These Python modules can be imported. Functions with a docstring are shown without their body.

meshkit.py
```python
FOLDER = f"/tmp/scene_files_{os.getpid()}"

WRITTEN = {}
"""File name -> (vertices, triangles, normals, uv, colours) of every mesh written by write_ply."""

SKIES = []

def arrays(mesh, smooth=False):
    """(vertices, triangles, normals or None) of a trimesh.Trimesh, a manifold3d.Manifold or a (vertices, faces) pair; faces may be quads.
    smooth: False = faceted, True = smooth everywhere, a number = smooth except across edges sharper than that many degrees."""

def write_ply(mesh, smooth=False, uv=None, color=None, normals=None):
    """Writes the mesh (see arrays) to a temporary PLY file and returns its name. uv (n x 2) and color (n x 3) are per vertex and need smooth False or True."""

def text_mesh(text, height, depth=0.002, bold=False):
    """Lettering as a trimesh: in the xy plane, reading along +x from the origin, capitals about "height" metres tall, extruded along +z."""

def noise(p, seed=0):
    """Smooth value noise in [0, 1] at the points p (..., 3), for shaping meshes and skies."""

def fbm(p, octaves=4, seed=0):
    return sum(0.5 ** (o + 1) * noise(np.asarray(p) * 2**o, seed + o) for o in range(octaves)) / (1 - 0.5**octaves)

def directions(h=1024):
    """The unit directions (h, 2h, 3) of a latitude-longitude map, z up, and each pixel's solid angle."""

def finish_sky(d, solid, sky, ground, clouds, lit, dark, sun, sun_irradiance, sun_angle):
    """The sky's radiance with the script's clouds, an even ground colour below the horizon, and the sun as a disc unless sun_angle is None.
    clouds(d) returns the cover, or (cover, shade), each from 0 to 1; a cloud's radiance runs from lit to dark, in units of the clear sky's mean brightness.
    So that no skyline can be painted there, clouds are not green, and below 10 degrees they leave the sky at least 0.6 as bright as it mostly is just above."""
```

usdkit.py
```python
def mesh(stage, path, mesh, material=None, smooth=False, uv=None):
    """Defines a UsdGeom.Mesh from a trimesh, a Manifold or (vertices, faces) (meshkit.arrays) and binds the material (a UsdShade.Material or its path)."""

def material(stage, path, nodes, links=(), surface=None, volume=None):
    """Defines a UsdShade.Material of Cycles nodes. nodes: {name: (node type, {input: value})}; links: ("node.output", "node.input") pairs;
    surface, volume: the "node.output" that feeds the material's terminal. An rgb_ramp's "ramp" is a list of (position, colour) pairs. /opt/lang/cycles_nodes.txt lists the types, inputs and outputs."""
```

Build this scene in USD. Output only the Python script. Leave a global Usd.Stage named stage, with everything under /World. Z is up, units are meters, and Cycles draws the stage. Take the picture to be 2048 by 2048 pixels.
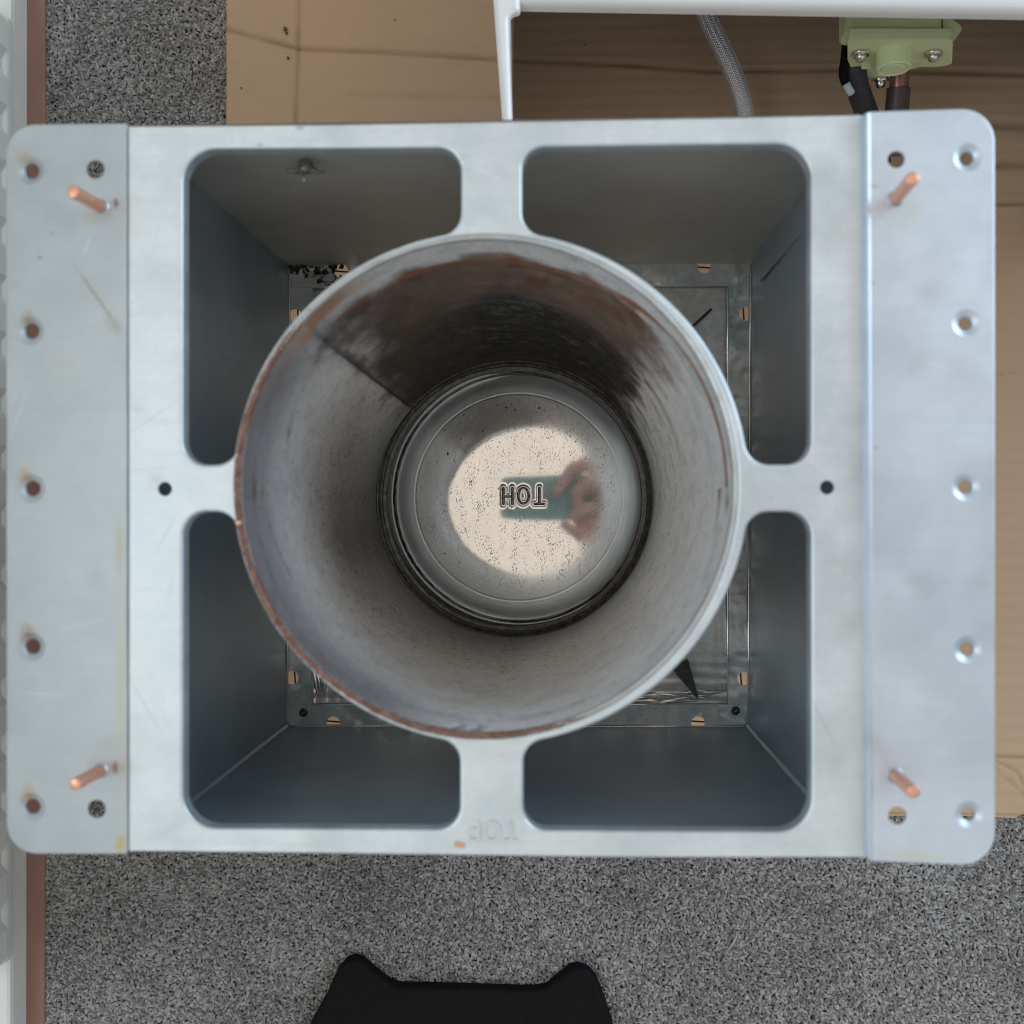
import math
import numpy as np
import trimesh
import manifold3d as m3
from shapely.geometry import Polygon, Point, box as sbox, LineString
from shapely import affinity
from shapely.ops import unary_union
from pxr import Usd, UsdGeom, UsdLux, UsdShade, Sdf, Gf, Vt
import usdkit
from meshkit import fbm, noise, text_mesh

stage = Usd.Stage.CreateInMemory()
UsdGeom.SetStageUpAxis(stage, "Z")
UsdGeom.SetStageMetersPerUnit(stage, 1.0)
UsdGeom.Xform.Define(stage, "/World")
UsdGeom.Scope.Define(stage, "/World/Looks")

# ------------------------------------------------------------------ camera
HC = 0.5745                      # lens above the carpet
F = 2048.0                       # focal length in photo pixels
TILT = math.atan(84 / F)
PITCH = math.atan(3 / F)
fwd = np.array([-math.sin(TILT), math.sin(PITCH), -math.cos(TILT)]); fwd /= np.linalg.norm(fwd)
right = np.array([math.cos(TILT), 0, -math.sin(TILT)])
up = np.cross(right, fwd)
CAM = np.array([0, 0, HC])
cam = UsdGeom.Camera.Define(stage, "/World/camera")
mtx = Gf.Matrix4d(*right, 0, *up, 0, *(-fwd), 0, *CAM, 1)
cam.AddTransformOp().Set(mtx)
cam.CreateFocalLengthAttr(5.6)
cam.CreateHorizontalApertureAttr(5.6)
cam.CreateVerticalApertureAttr(5.6)
cam.CreateFStopAttr(1.9)
cam.CreateFocusDistanceAttr(0.535)
cam.CreateClippingRangeAttr((0.02, 100.0))
cam.CreateExposureAttr(0.16)


def ray(u, v):
    return right * (u - 1024) / F - up * (v - 1024) / F + fwd


def px(u, v, z):
    d = ray(u, v); return CAM + d * (z - HC) / d[2]


def pxX(u, v, x):
    d = ray(u, v); return CAM + d * x / d[0]


def pxY(u, v, y):
    d = ray(u, v); return CAM + d * y / d[1]


# ------------------------------------------------------------------ light (a room with windows: two window lamps and a graded dome, no sky or sun)
DOME = (0.72, 0.645, 0.56)
usdkit.material(stage, "/World/Looks/room_glow",
                {"tc": ("texture_coordinate", {}), "s": ("separate_xyz", {}),
                 "r": ("rgb_ramp", {"ramp": [(0.0, (.06, .055, .05)), (0.45, (.07, .068, .066)), (0.60, (.11, .12, .13)), (0.74, (.24, .285, .32)), (0.85, (.50, .585, .65)), (0.95, DOME), (1.0, DOME)]}),  # bluish ring added to colour what the metal reflects, cream overhead
                 "m": ("map_range", {"from_min": -1.0, "from_max": 1.0, "to_min": 0.0, "to_max": 1.0}),
                 "b": ("background_shader", {"strength": 1.0})},
                [("tc.generated", "s.vector"), ("s.z", "m.value"), ("m.result", "r.fac"), ("r.color", "b.color")], surface="b.background")
dome = UsdLux.DomeLight.Define(stage, "/World/room_light")
UsdShade.MaterialBindingAPI.Apply(dome.GetPrim()).Bind(UsdShade.Material.Get(stage, "/World/Looks/room_glow"))


def rect_light(name, pos, target, w, h, color, power):
    l = UsdLux.RectLight.Define(stage, "/World/" + name)
    pos, target = np.array(pos, float), np.array(target, float)
    z = pos - target; z /= np.linalg.norm(z)
    x = np.cross([0, 0, 1.0], z); x /= np.linalg.norm(x)
    y = np.cross(z, x)
    l.AddTransformOp().Set(Gf.Matrix4d(*x, 0, *y, 0, *z, 0, *pos, 1))
    l.CreateWidthAttr(w); l.CreateHeightAttr(h)
    l.CreateColorAttr(Gf.Vec3f(*color)); l.CreateIntensityAttr(power)
    return l


rect_light("window_light_left", (-1.0, -0.08, 1.50), (0.0, 0.0, 0.25), 0.6, 0.55, (0.80, 0.95, 1.0), 3.9)
rect_light("window_light_right", (1.60, 0.85, 0.95), (0.0, 0.0, 0.15), 1.1, 0.9, (0.64, 0.81, 1.0), 5.4)

# ------------------------------------------------------------------ helpers
_used = {}


def numbered(parent, name):
    key = (parent, name); n = _used.get(key, 0); _used[key] = n + 1
    return f"{parent}/{name}" if n == 0 else f"{parent}/{name}_{n:03d}"


def tag(p, label=None, cat=None, group=None, kind=None):
    p = p.GetPrim() if hasattr(p, "GetPrim") else p
    for k, v in (("label", label), ("category", cat), ("group", group), ("kind", kind)):
        if v: p.SetCustomDataByKey(k, v)
    return p


def thing(name, label, cat, loc=(0, 0, 0), group=None):
    path = numbered("/World", name)
    x = UsdGeom.Xform.Define(stage, path)
    x.AddTranslateOp().Set(Gf.Vec3d(*map(float, loc)))
    tag(x, label, cat, group)
    return path, np.array(loc, float)


def vf(mesh):
    if hasattr(mesh, "to_mesh"):
        k = mesh.to_mesh(); return np.array(k.vert_properties[:, :3]), np.array(k.tri_verts)
    if isinstance(mesh, tuple):
        v, f = np.asarray(mesh[0], float), np.asarray(mesh[1], int)
        if f.shape[1] == 4: f = np.vstack([f[:, [0, 1, 2]], f[:, [0, 2, 3]]])
        return v, f
    return np.array(mesh.vertices), np.array(mesh.faces)


def part(owner, name, mesh, mat, smooth=35, label=None, color=None):
    """One mesh (given in world coordinates) as a part of a thing (path, loc), or top-level when owner is None."""
    v, f = vf(mesh)
    used, f = np.unique(f, return_inverse=True); v, f = v[used], f.reshape(-1, 3)     # drop points that no face uses
    if color is not None: color = np.asarray(color)[used]
    base, loc = owner if owner else ("/World", np.zeros(3))
    path = numbered(base, name)
    m = usdkit.mesh(stage, path, (v - loc, f), mat, smooth=True if color is not None else smooth)
    if color is not None:
        UsdGeom.PrimvarsAPI(m).CreatePrimvar("surface_tone", Sdf.ValueTypeNames.Color3fArray, "vertex").Set(Vt.Vec3fArray.FromNumpy(np.asarray(color, np.float32)))
    if label: tag(m, label)
    return (path, loc) if owner else m


def cat_(ms):
    vs, fs, n = [], [], 0
    for m in ms:
        v, f = vf(m); vs.append(v); fs.append(f + n); n += len(v)
    return np.vstack(vs), np.vstack(fs)


def grid_faces(nu, nv, closed_u=False):
    i, j = np.meshgrid(np.arange(nu if closed_u else nu - 1), np.arange(nv - 1), indexing="ij")
    a = i * nv + j; b = ((i + 1) % nu) * nv + j
    return np.stack([a, b, b + 1, a + 1], -1).reshape(-1, 4)


def tube(path, r, n=12, caps=True, flat=1.0):
    """A round bar along points; r a number or one per point."""
    p = np.asarray(path, float); r = np.broadcast_to(np.asarray(r, float), (len(p),))
    t = np.gradient(p, axis=0); t /= np.linalg.norm(t, axis=1)[:, None]
    ref = np.array([0, 0, 1.0]) if abs(t[0][2]) < .9 else np.array([1.0, 0, 0])
    a = np.cross(t[0], ref); a /= np.linalg.norm(a)
    rings = []
    for k in range(len(p)):
        a = a - t[k] * a.dot(t[k]); a /= np.linalg.norm(a)
        b = np.cross(t[k], a)
        th = np.linspace(0, 2 * np.pi, n, endpoint=False)
        rings.append(p[k] + r[k] * (np.cos(th)[:, None] * a + flat * np.sin(th)[:, None] * b))
    v = np.vstack(rings)
    i, j = np.meshgrid(np.arange(len(p) - 1), np.arange(n), indexing="ij")
    a0 = i * n + j; a1 = i * n + (j + 1) % n
    f = np.stack([a0, a1, a1 + n, a0 + n], -1).reshape(-1, 4)
    f = np.vstack([f[:, [0, 1, 2]], f[:, [0, 2, 3]]])
    if caps:
        c0, c1 = len(v), len(v) + 1
        v = np.vstack([v, p[0], p[-1]])
        k = np.arange(n); l = (len(p) - 1) * n
        f = np.vstack([f, np.stack([np.full(n, c0), (k + 1) % n, k], 1), np.stack([np.full(n, c1), l + k, l + (k + 1) % n], 1)])
    return v, f


def spline(pts, n):
    from scipy.interpolate import CubicSpline
    p = np.asarray(pts, float)
    s = np.r_[0, np.cumsum(np.linalg.norm(np.diff(p, axis=0), axis=1))]
    return CubicSpline(s, p)(np.linspace(0, s[-1], n))


def lathe(profile, center, n=96):
    """Revolves (r, z) points round a vertical axis through center (x, y)."""
    pr = np.asarray(profile, float); th = np.linspace(0, 2 * np.pi, n, endpoint=False)
    v = np.stack([center[0] + np.cos(th)[:, None] * pr[:, 0], center[1] + np.sin(th)[:, None] * pr[:, 0], np.broadcast_to(pr[:, 1], (n, len(pr)))], -1).reshape(-1, 3)
    f = grid_faces(n, len(pr), True)
    return v, f


def rounded_box(lo, hi, r, seg=3):
    lo, hi = np.array(lo, float), np.array(hi, float)
    s = m3.Manifold.sphere(r, 8 * seg)
    pts = [s.translate([float(lo[0] + r if i else hi[0] - r), float(lo[1] + r if j else hi[1] - r), float(lo[2] + r if k else hi[2] - r)]) for i in (0, 1) for j in (0, 1) for k in (0, 1)]
    return m3.Manifold.batch_hull(pts)


def prism(poly, z0, z1):
    """Extrudes a shapely polygon (world x, y) from z0 to z1."""
    gs = getattr(poly, "geoms", [poly])
    out = []
    for g in gs:
        e = trimesh.creation.extrude_polygon(g, z1 - z0, engine="earcut"); e.apply_translation([0, 0, z0]); out.append(e)
    return trimesh.util.concatenate(out)


def to_world(poly, z):
    def ring(c): return [tuple(px(u, v, z)[:2]) for u, v in list(c)[:-1]]
    return Polygon(ring(poly.exterior.coords), [ring(i.coords) for i in poly.interiors]).buffer(0)


def resample(coords, step):
    ls = LineString(coords); n = max(12, int(ls.length / step))
    return np.array([ls.interpolate(k / n, normalized=True).coords[0] for k in range(n)])


def ccw(p):
    a = np.sum(p[:, 0] * np.roll(p[:, 1], -1) - np.roll(p[:, 0], -1) * p[:, 1])
    return p if a > 0 else p[::-1]


def normals2(p):
    t = np.roll(p, -1, 0) - np.roll(p, 1, 0); t /= np.linalg.norm(t, axis=1)[:, None]
    return np.stack([t[:, 1], -t[:, 0]], 1)      # outward for a counter-clockwise loop


def strip(loop, prof, inward=False):
    """Sweeps (offset along the outward normal, z) points round a closed loop."""
    loop = ccw(loop); nn = normals2(loop); pr = np.asarray(prof, float)
    v = np.concatenate([loop[:, None, :] + nn[:, None, :] * pr[None, :, :1], np.broadcast_to(pr[None, :, 1:], (len(loop), len(pr), 1))], -1).reshape(-1, 3)
    f = grid_faces(len(loop), len(pr), True)
    return v, (f[:, ::-1] if inward else f)


# ------------------------------------------------------------------ materials
L = "/World/Looks/"


def mat(name, color=(.5, .5, .5), rough=.5, metal=0., c2=None, scale=20., detail=4., contrast=(.35, .65), bump=0., bump_scale=None, bump_dist=.0005,
        spots=(), stretch=None, extra=None, rough2=None, coat=0., spec=.5, attr=None, speck=None, trans=0., sheen=0., grain=None, rim_reflection=0.):
    """Procedural surface: two tones by noise, optional stains and painted shade with a place and shape of their own, specks and fine relief."""
    n = {"g": ("geometry", {}), "p": ("principled_bsdf", {"roughness": rough, "metallic": metal, "coat_weight": coat, "specular_ior_level": spec, "transmission_weight": trans, "sheen_weight": sheen})}
    l = []
    src = "g.position"
    if stretch is not None:
        n["map"] = ("mapping", {"scale": stretch[0], "rotation": stretch[1]}); l += [("g.position", "map.vector")]; src = "map.vector"
    c2 = c2 or color
    n["n1"] = ("noise_texture", {"scale": scale, "detail": detail, "roughness": .6})
    n["r1"] = ("rgb_ramp", {"ramp": [(0, color), (contrast[0], color), (contrast[1], c2), (1, c2)]})
    l += [(src, "n1.vector"), ("n1.fac", "r1.fac")]
    cur = "r1.color"
    if attr:
        n["at"] = ("attribute", {"attribute": attr}); n["mul"] = ("mix", {"mix_type": "multiply", "fac": 1.0})
        l += [("at.color", "mul.color1"), (cur, "mul.color2")]; cur = "mul.color"
    if attr:
        pass
    if attr and metal > 0:
        n["bw"] = ("rgb_to_bw", {}); n["am"] = ("map_range", {"from_min": .10, "from_max": .45, "to_min": 0., "to_max": metal, "clamp": True}); n["ar"] = ("map_range", {"from_min": .06, "from_max": .40, "to_min": .75, "to_max": rough, "clamp": True})
        l += [("at.color", "bw.color"), ("bw.val", "am.value"), ("bw.val", "ar.value"), ("am.result", "p.metallic"), ("ar.result", "p.roughness")]
    if extra:                                     # (second, finer tone: colour, scale, low, high, amount)
        col, sc, lo, hi, amt = extra
        n["n2"] = ("noise_texture", {"scale": sc, "detail": 3.0}); n["m2"] = ("map_range", {"from_min": lo, "from_max": hi, "to_min": 0., "to_max": amt, "clamp": True}); n["x2"] = ("mix", {"color2": col})
        l += [(src, "n2.vector"), ("n2.fac", "m2.value"), ("m2.result", "x2.fac"), (cur, "x2.color1")]; cur = "x2.color"
    if speck:                                     # (colour, scale, low, high, amount): small dots
        col, sc, lo, hi, amt = speck
        n["n3"] = ("voronoi_texture", {"scale": sc}); n["n4"] = ("noise_texture", {"scale": sc * .09, "detail": 3.0}); n["vc"] = ("separate_color", {})
        n["a4"] = ("math", {"math_type": "multiply_add", "value2": .42}); n["a5"] = ("math", {"math_type": "subtract"})
        n["m3"] = ("map_range", {"from_min": lo, "from_max": hi, "to_min": 0., "to_max": amt, "clamp": True}); n["x3"] = ("mix", {"color2": col})
        l += [(src, "n3.vector"), (src, "n4.vector"), ("n3.color", "vc.color"), ("vc.r", "a4.value1"), ("n4.fac", "a4.value3"), ("a4.value", "a5.value1"), ("n3.distance", "a5.value2"), ("a5.value", "m3.value"), ("m3.result", "x3.fac"), (cur, "x3.color1")]; cur = "x3.color"
        n["mr"] = ("map_range", {"from_min": lo, "from_max": hi, "to_min": rough, "to_max": min(1, rough + .45), "clamp": True})
        n["mm"] = ("map_range", {"from_min": lo, "from_max": hi, "to_min": metal, "to_max": metal * .2, "clamp": True})
        l += [("a5.value", "mr.value"), ("mr.result", "p.roughness"), ("a5.value", "mm.value"), ("mm.result", "p.metallic")]
    if grain:                                     # rolling grain of the sheet: (darker colour, stretch, amount)
        n["gm"] = ("mapping", {"scale": grain[1]}); n["gn"] = ("noise_texture", {"scale": 1., "detail": 4., "roughness": .65}); n["gr"] = ("map_range", {"from_min": .48, "from_max": .78, "to_min": 0., "to_max": grain[2], "clamp": True}); n["gx"] = ("mix", {"color2": grain[0]})
        l += [("g.position", "gm.vector"), ("gm.vector", "gn.vector"), ("gn.fac", "gr.value"), ("gr.result", "gx.fac"), (cur, "gx.color1")]; cur = "gx.color"
    if rim_reflection:                                     # rougher towards the rim, with its bluish reflected light put into the colour
        n["pa"] = ("attribute", {"attribute": "surface_tone"}); n["ps"] = ("separate_color", {}); n["pm"] = ("math", {"math_type": "multiply_add", "value2": rim_reflection, "value3": rough}); n["px"] = ("math", {"math_type": "maximum"}); n["pk"] = ("map_range", {"from_min": 0., "from_max": 1., "to_min": 0., "to_max": .85, "clamp": True}); n["pc"] = ("mix", {"color2": (.60, .70, .76)})
        l = [x for x in l if x[1] != "p.roughness"] + [("pa.color", "ps.color"), ("ps.r", "pk.value"), ("pk.result", "pc.fac"), (cur, "pc.color1"), ("ps.r", "pm.value1"), ("pm.value", "px.value1"), ("mr.result", "px.value2"), ("px.value", "p.roughness")]
        cur = "pc.color"
    for k, (c, ang, sx, sy, col, amt) in enumerate(spots):      # stains, rust, scratches, and the pins' painted shade and reflections
        n[f"s{k}"] = ("vector_math", {"math_type": "subtract", "vector2": tuple(map(float, c))})
        n[f"q{k}"] = ("vector_rotate", {"rotate_type": "z_axis", "angle": -ang})
        n[f"w{k}"] = ("vector_math", {"math_type": "multiply", "vector2": (1 / sx, 1 / sy, 0.)})
        n[f"d{k}"] = ("vector_math", {"math_type": "length"})
        n[f"z{k}"] = ("noise_texture", {"scale": 900., "detail": 3.})
        n[f"e{k}"] = ("math", {"math_type": "multiply_add", "value2": .9})
        n[f"o{k}"] = ("map_range", {"from_min": .55, "from_max": 1.45, "to_min": amt, "to_max": 0., "clamp": True})
        n[f"y{k}"] = ("mix", {"color2": col})
        l += [("g.position", f"s{k}.vector1"), (f"s{k}.vector", f"q{k}.vector"), (f"q{k}.vector", f"w{k}.vector1"), (f"w{k}.vector", f"d{k}.vector1"),
              ("g.position", f"z{k}.vector"), (f"z{k}.fac", f"e{k}.value1"), (f"d{k}.value", f"e{k}.value3"), (f"e{k}.value", f"o{k}.value"), (f"o{k}.result", f"y{k}.fac"), (cur, f"y{k}.color1")]
        cur = f"y{k}.color"
    l += [(cur, "p.base_color")]
    if rough2 is not None:
        n["rr"] = ("map_range", {"from_min": .3, "from_max": .7, "to_min": rough, "to_max": rough2, "clamp": True}); l += [("n1.fac", "rr.value"), ("rr.result", "p.roughness")]
    if bump:
        n["nb"] = ("noise_texture", {"scale": bump_scale or scale * 4, "detail": 3.}); n["b"] = ("bump", {"strength": bump, "distance": bump_dist})
        l += [(src, "nb.vector"), ("nb.fac", "b.height"), ("b.normal", "p.normal")]
    return usdkit.material(stage, L + name, n, l, surface="p.BSDF")


P = HC - 0.309          # the front plate
ZD = .0088              # the domed disc in the tube's foot
ZF = HC - 0.493         # the frame at the box's bottom
ZR = HC - 0.5525        # where the tube ends
ZFL_L, ZFL_R = P - .0004, P + .0028


def sp(u, v, ang, sx, sy, col, amt, z=P):       # a mark at a place of the plate; sizes in metres, ang in picture degrees
    return (px(u, v, z), math.radians(ang), sx, sy, col, amt)


PIN_REFLECTION = (.17, .07, .035)  # brown of the copper pins' reflections, painted on the left flange
M = {}
_rs = np.random.default_rng(77)


def marks(u0, u1, v0, v1, z, n):
    out = []
    for _ in range(n):
        u, v = _rs.uniform(u0, u1), _rs.uniform(v0, v1); k = _rs.random()
        if k < .55: out.append(sp(u, v, _rs.uniform(0, 180), _rs.uniform(.006, .02), .0005, (.36, .37, .37) if _rs.random() < .6 else (.82, .84, .85), _rs.uniform(.15, .35), z))
        else: out.append(sp(u, v, _rs.uniform(0, 180), _rs.uniform(.003, .008), _rs.uniform(.002, .006), (.40, .41, .40), _rs.uniform(.15, .35), z))
    return out


M["zinc_plate"] = mat("zinc_plate", (.57, .63, .665), .42, .80, (.72, .765, .79), 50, 5, rough2=.52, bump=.10, bump_scale=40, bump_dist=.0012,
                      extra=((.44, .47, .49), 900, .58, .78, .5), grain=((.46, .50, .53), (30, 700, 1), .24),
                      spots=[sp(315, 960, 20, .004, .004, (.40, .38, .34), .30), sp(600, 255, 0, .002, .0012, (.2, .2, .2), .5), sp(520, 290, 0, .0016, .0009, (.2, .2, .2), .4),
                             sp(340, 1180, 80, .006, .0008, (.52, .54, .55), .4), sp(1688, 1150, 85, .02, .0008, (.60, .61, .6), .4), sp(610, 1690, 0, .01, .001, (.5, .5, .48), .3)] + marks(270, 350, 300, 1690, P, 6) + marks(1630, 1720, 300, 1690, P, 6) + marks(940, 1030, 260, 460, P, 2))
M["zinc_flange_left"] = mat("zinc_flange_left", (.44, .485, .51), .48, .78, (.545, .585, .605), 40, 5, rough2=.58, bump=.12, bump_scale=35, bump_dist=.0012, grain=((.40, .44, .44), (25, 600, 1), .26),  # darker zinc than the plate; the duller left-side light is in its colour
                            spots=[sp(190, 590, -55, .014, .0009, (.36, .30, .22), .75), sp(225, 645, -60, .006, .003, (.40, .35, .27), .5), sp(240, 1690, 80, .004, .0022, (.52, .42, .13), .85),
                                   sp(241, 1350, 90, .055, .0018, (.55, .50, .40), .55), sp(238, 1090, 90, .012, .002, (.45, .40, .32), .5), sp(120, 725, 0, .007, .0045, (.52, .51, .46), .6),
                                   sp(231, 405, 95, .0022, .0011, PIN_REFLECTION, .85), sp(229, 1535, 95, .0024, .0013, PIN_REFLECTION, .85), sp(195, 430, 0, .006, .004, (.45, .42, .38), .5), sp(205, 1535, 0, .006, .004, (.45, .40, .35), .5),
                                   sp(52, 318, 150, .0045, .003, (.42, .30, .20), .6), sp(54, 640, 100, .004, .003, (.36, .24, .15), .65), sp(50, 955, 120, .0042, .003, (.45, .28, .15), .7), sp(54, 1268, 90, .0042, .0032, (.36, .22, .14), .75),
                                   sp(55, 1592, 90, .005, .003, (.50, .34, .20), .7), sp(78, 515, 0, .0012, .0008, (.2, .2, .2), .7), sp(103, 465, 0, .001, .0008, (.25, .25, .25), .5)] + marks(20, 245, 270, 1690, P, 9))
M["zinc_flange_right"] = mat("zinc_flange_right", (.54, .60, .68), .40, .80, (.66, .72, .79), 35, 5, rough2=.5, bump=.12, bump_scale=30, bump_dist=.0012, grain=((.47, .52, .58), (22, 520, 1), .24),  # bluer zinc than the left; the window's blue light is in its colour
                             spots=[sp(1748, 372, 0, .0022, .001, (.45, .35, .25), .6, ZFL_R), sp(1810, 430, 40, .008, .005, (.55, .58, .50), .45, ZFL_R), sp(1830, 1712, -4, .016, .0018, (.62, .64, .42), .55, ZFL_R),  # greenish smudge beside the upper pin: its contact shadow put into the colour
                                    sp(1752, 895, 0, .0016, .0012, (.45, .42, .35), .5, ZFL_R), sp(1745, 565, 0, .001, .001, (.35, .3, .2), .6, ZFL_R)] + marks(1745, 1980, 240, 1710, ZFL_R, 9))
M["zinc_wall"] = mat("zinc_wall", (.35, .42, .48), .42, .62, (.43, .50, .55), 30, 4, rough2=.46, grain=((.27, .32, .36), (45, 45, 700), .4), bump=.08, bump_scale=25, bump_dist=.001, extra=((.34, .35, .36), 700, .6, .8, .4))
M["zinc_wall_lit"] = mat("zinc_wall_lit", (.63, .57, .495), .44, .5, (.71, .65, .57), 30, 4, rough2=.5, grain=((.48, .44, .39), (40, 40, 600), .35), bump=.08, bump_scale=25, bump_dist=.001, extra=((.42, .39, .35), 500, .58, .8, .5))  # lighter, warmer copy of zinc_wall: the far wall's light put into its colour
M["bright_sheet"] = mat("bright_sheet", (.74, .77, .76), .14, .62, (.82, .82, .79), 120, 5, rough2=.2, bump=.8, bump_scale=28, bump_dist=.006,
                        extra=((.16, .13, .11), 800, .60, .74, .5))
M["foil_panel"] = mat("foil_panel", (.74, .71, .675), .16, .60, (.82, .785, .74), 150, 5, rough2=.26, bump=.08, bump_scale=60, bump_dist=.001,
                      extra=((.22, .19, .17), 1500, .58, .72, .6))
M["highlight_metal"] = mat("highlight_metal", (.88, .86, .82), .12, 1.0, (.70, .70, .68), 200, 4)
M["dark_steel"] = mat("dark_steel", (.045, .045, .042), .5, .5, (.07, .065, .06), 200)
M["fin_steel"] = mat("fin_steel", (.17, .165, .155), .4, .6, (.24, .23, .21), 300)
M["tube_inside"] = mat("tube_inside", (.92, .92, .92), .38, .28, (1, 1, 1), 260, 4, attr="surface_tone", bump=.22, bump_scale=420, bump_dist=.0006, contrast=(.3, .7))
M["tube_bottom"] = mat("tube_bottom", (.09, .085, .08), .38, .75, (.20, .19, .175), 300, 5, extra=((.03, .025, .02), 1100, .55, .7, .8), bump=.2, bump_scale=900, bump_dist=.0003)
M["disc"] = mat("disc", (.82, .81, .79), .05, 1.0, (.88, .87, .85), 90, 4, stretch=((1., .35, 1.), (0, 0, 0)), speck=((.20, .12, .085), 2300, .50, .63, .50), rim_reflection=.32, bump=.02, bump_scale=70, bump_dist=.0008)
M["disc_rim"] = mat("disc_rim", (.60, .64, .64), .20, 1.0, (.70, .72, .71), 120, 4, speck=((.05, .04, .035), 1400, .54, .66, .8))
M["rust_edge"] = mat("rust_edge", (.14, .058, .042), .75, .1, (.28, .15, .11), 500, 5, bump=.5, bump_scale=900, bump_dist=.0006)
M["copper"] = mat("copper", (.88, .50, .38), .36, 1.0, (.80, .40, .27), 400, 4, rough2=.42, bump=.15, bump_scale=900, bump_dist=.0003)
M["soot"] = mat("soot", (.012, .011, .010), .8, 0, (.085, .05, .035), 500)
M["white_enamel"] = mat("white_enamel", (.78, .79, .80), .28, 0, (.82, .82, .82), 40, 3, coat=.3, bump=.03, bump_scale=120, bump_dist=.0005)
M["cardboard"] = mat("cardboard", (.465, .325, .215), .85, 0, (.50, .35, .23), 9, 5, extra=((.42, .275, .165), 700, .5, .8, .35), grain=((.40, .26, .155), (14, 380, 1), .10), attr="surface_tone", bump=.18, bump_scale=160, bump_dist=.0006, spec=.2)
M["cardboard_edge"] = mat("cardboard_edge", (.60, .44, .30), .9, 0, (.50, .36, .24), 300, spec=.2)
M["cardboard_tear"] = mat("cardboard_tear", (.10, .06, .035), .9, 0, (.18, .11, .07), 900, spec=.1)
M["brown_strip"] = mat("brown_strip", (.235, .125, .098), .6, 0, (.28, .15, .115), 25, 4, stretch=((3., .4, 1.), (0, 0, 0)), bump=.1, bump_scale=200)
M["white_paint"] = mat("white_paint", (.70, .72, .68), .4, 0, (.74, .75, .71), 30, 3)
M["carpet_base"] = mat("carpet_base", (.12, .115, .112), .95, 0, (.14, .133, .13), 300, spec=.1)
M["black_plastic"] = mat("black_plastic", (.004, .004, .0045), .7, 0, (.006, .006, .0065), 200, spec=.12, bump=.1, bump_scale=800, bump_dist=.0003)
M["green_plastic"] = mat("green_plastic", (.68, .74, .42), .42, 0, (.72, .77, .46), 60, spec=.5)
M["steel"] = mat("steel", (.66, .64, .58), .22, 1.0, (.74, .72, .66), 300)
M["steel_wire"] = mat("steel_wire", (.80, .80, .83), .30, .9, (.66, .66, .70), 1500)
M["rubber"] = mat("rubber", (.02, .02, .024), .5, 0, (.03, .03, .035), 200)
M["dull_copper"] = mat("dull_copper", (.30, .13, .11), .35, .8, (.20, .10, .09), 200)
M["teal_phone"] = mat("teal_phone", (.44, .66, .66), .35, 0, (.46, .68, .68), 30, coat=.2)
M["glass_black"] = mat("glass_black", (.01, .01, .012), .08, 0, (.012, .012, .014), 30)
M["skin"] = mat("skin", (.95, .60, .54), .5, 0, (.96, .68, .62), 60, bump=.1, bump_scale=500, bump_dist=.0005)
M["sleeve"] = mat("sleeve", (.03, .032, .04), .9, 0, (.04, .042, .05), 500)
M["straw"] = mat("straw", (.30, .27, .20), .7, 0, (.36, .32, .24), 400)
M["chip"] = mat("chip", (.60, .58, .48), .8, 0, (.30, .27, .22), 1200, contrast=(.5, .6))
M["pale_flake"] = mat("pale_flake", (.62, .66, .66), .5, .2, (.5, .52, .52), 500)
M["orange_fleck"] = mat("orange_fleck", (.72, .40, .24), .6, 0, (.62, .33, .2), 800)

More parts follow.
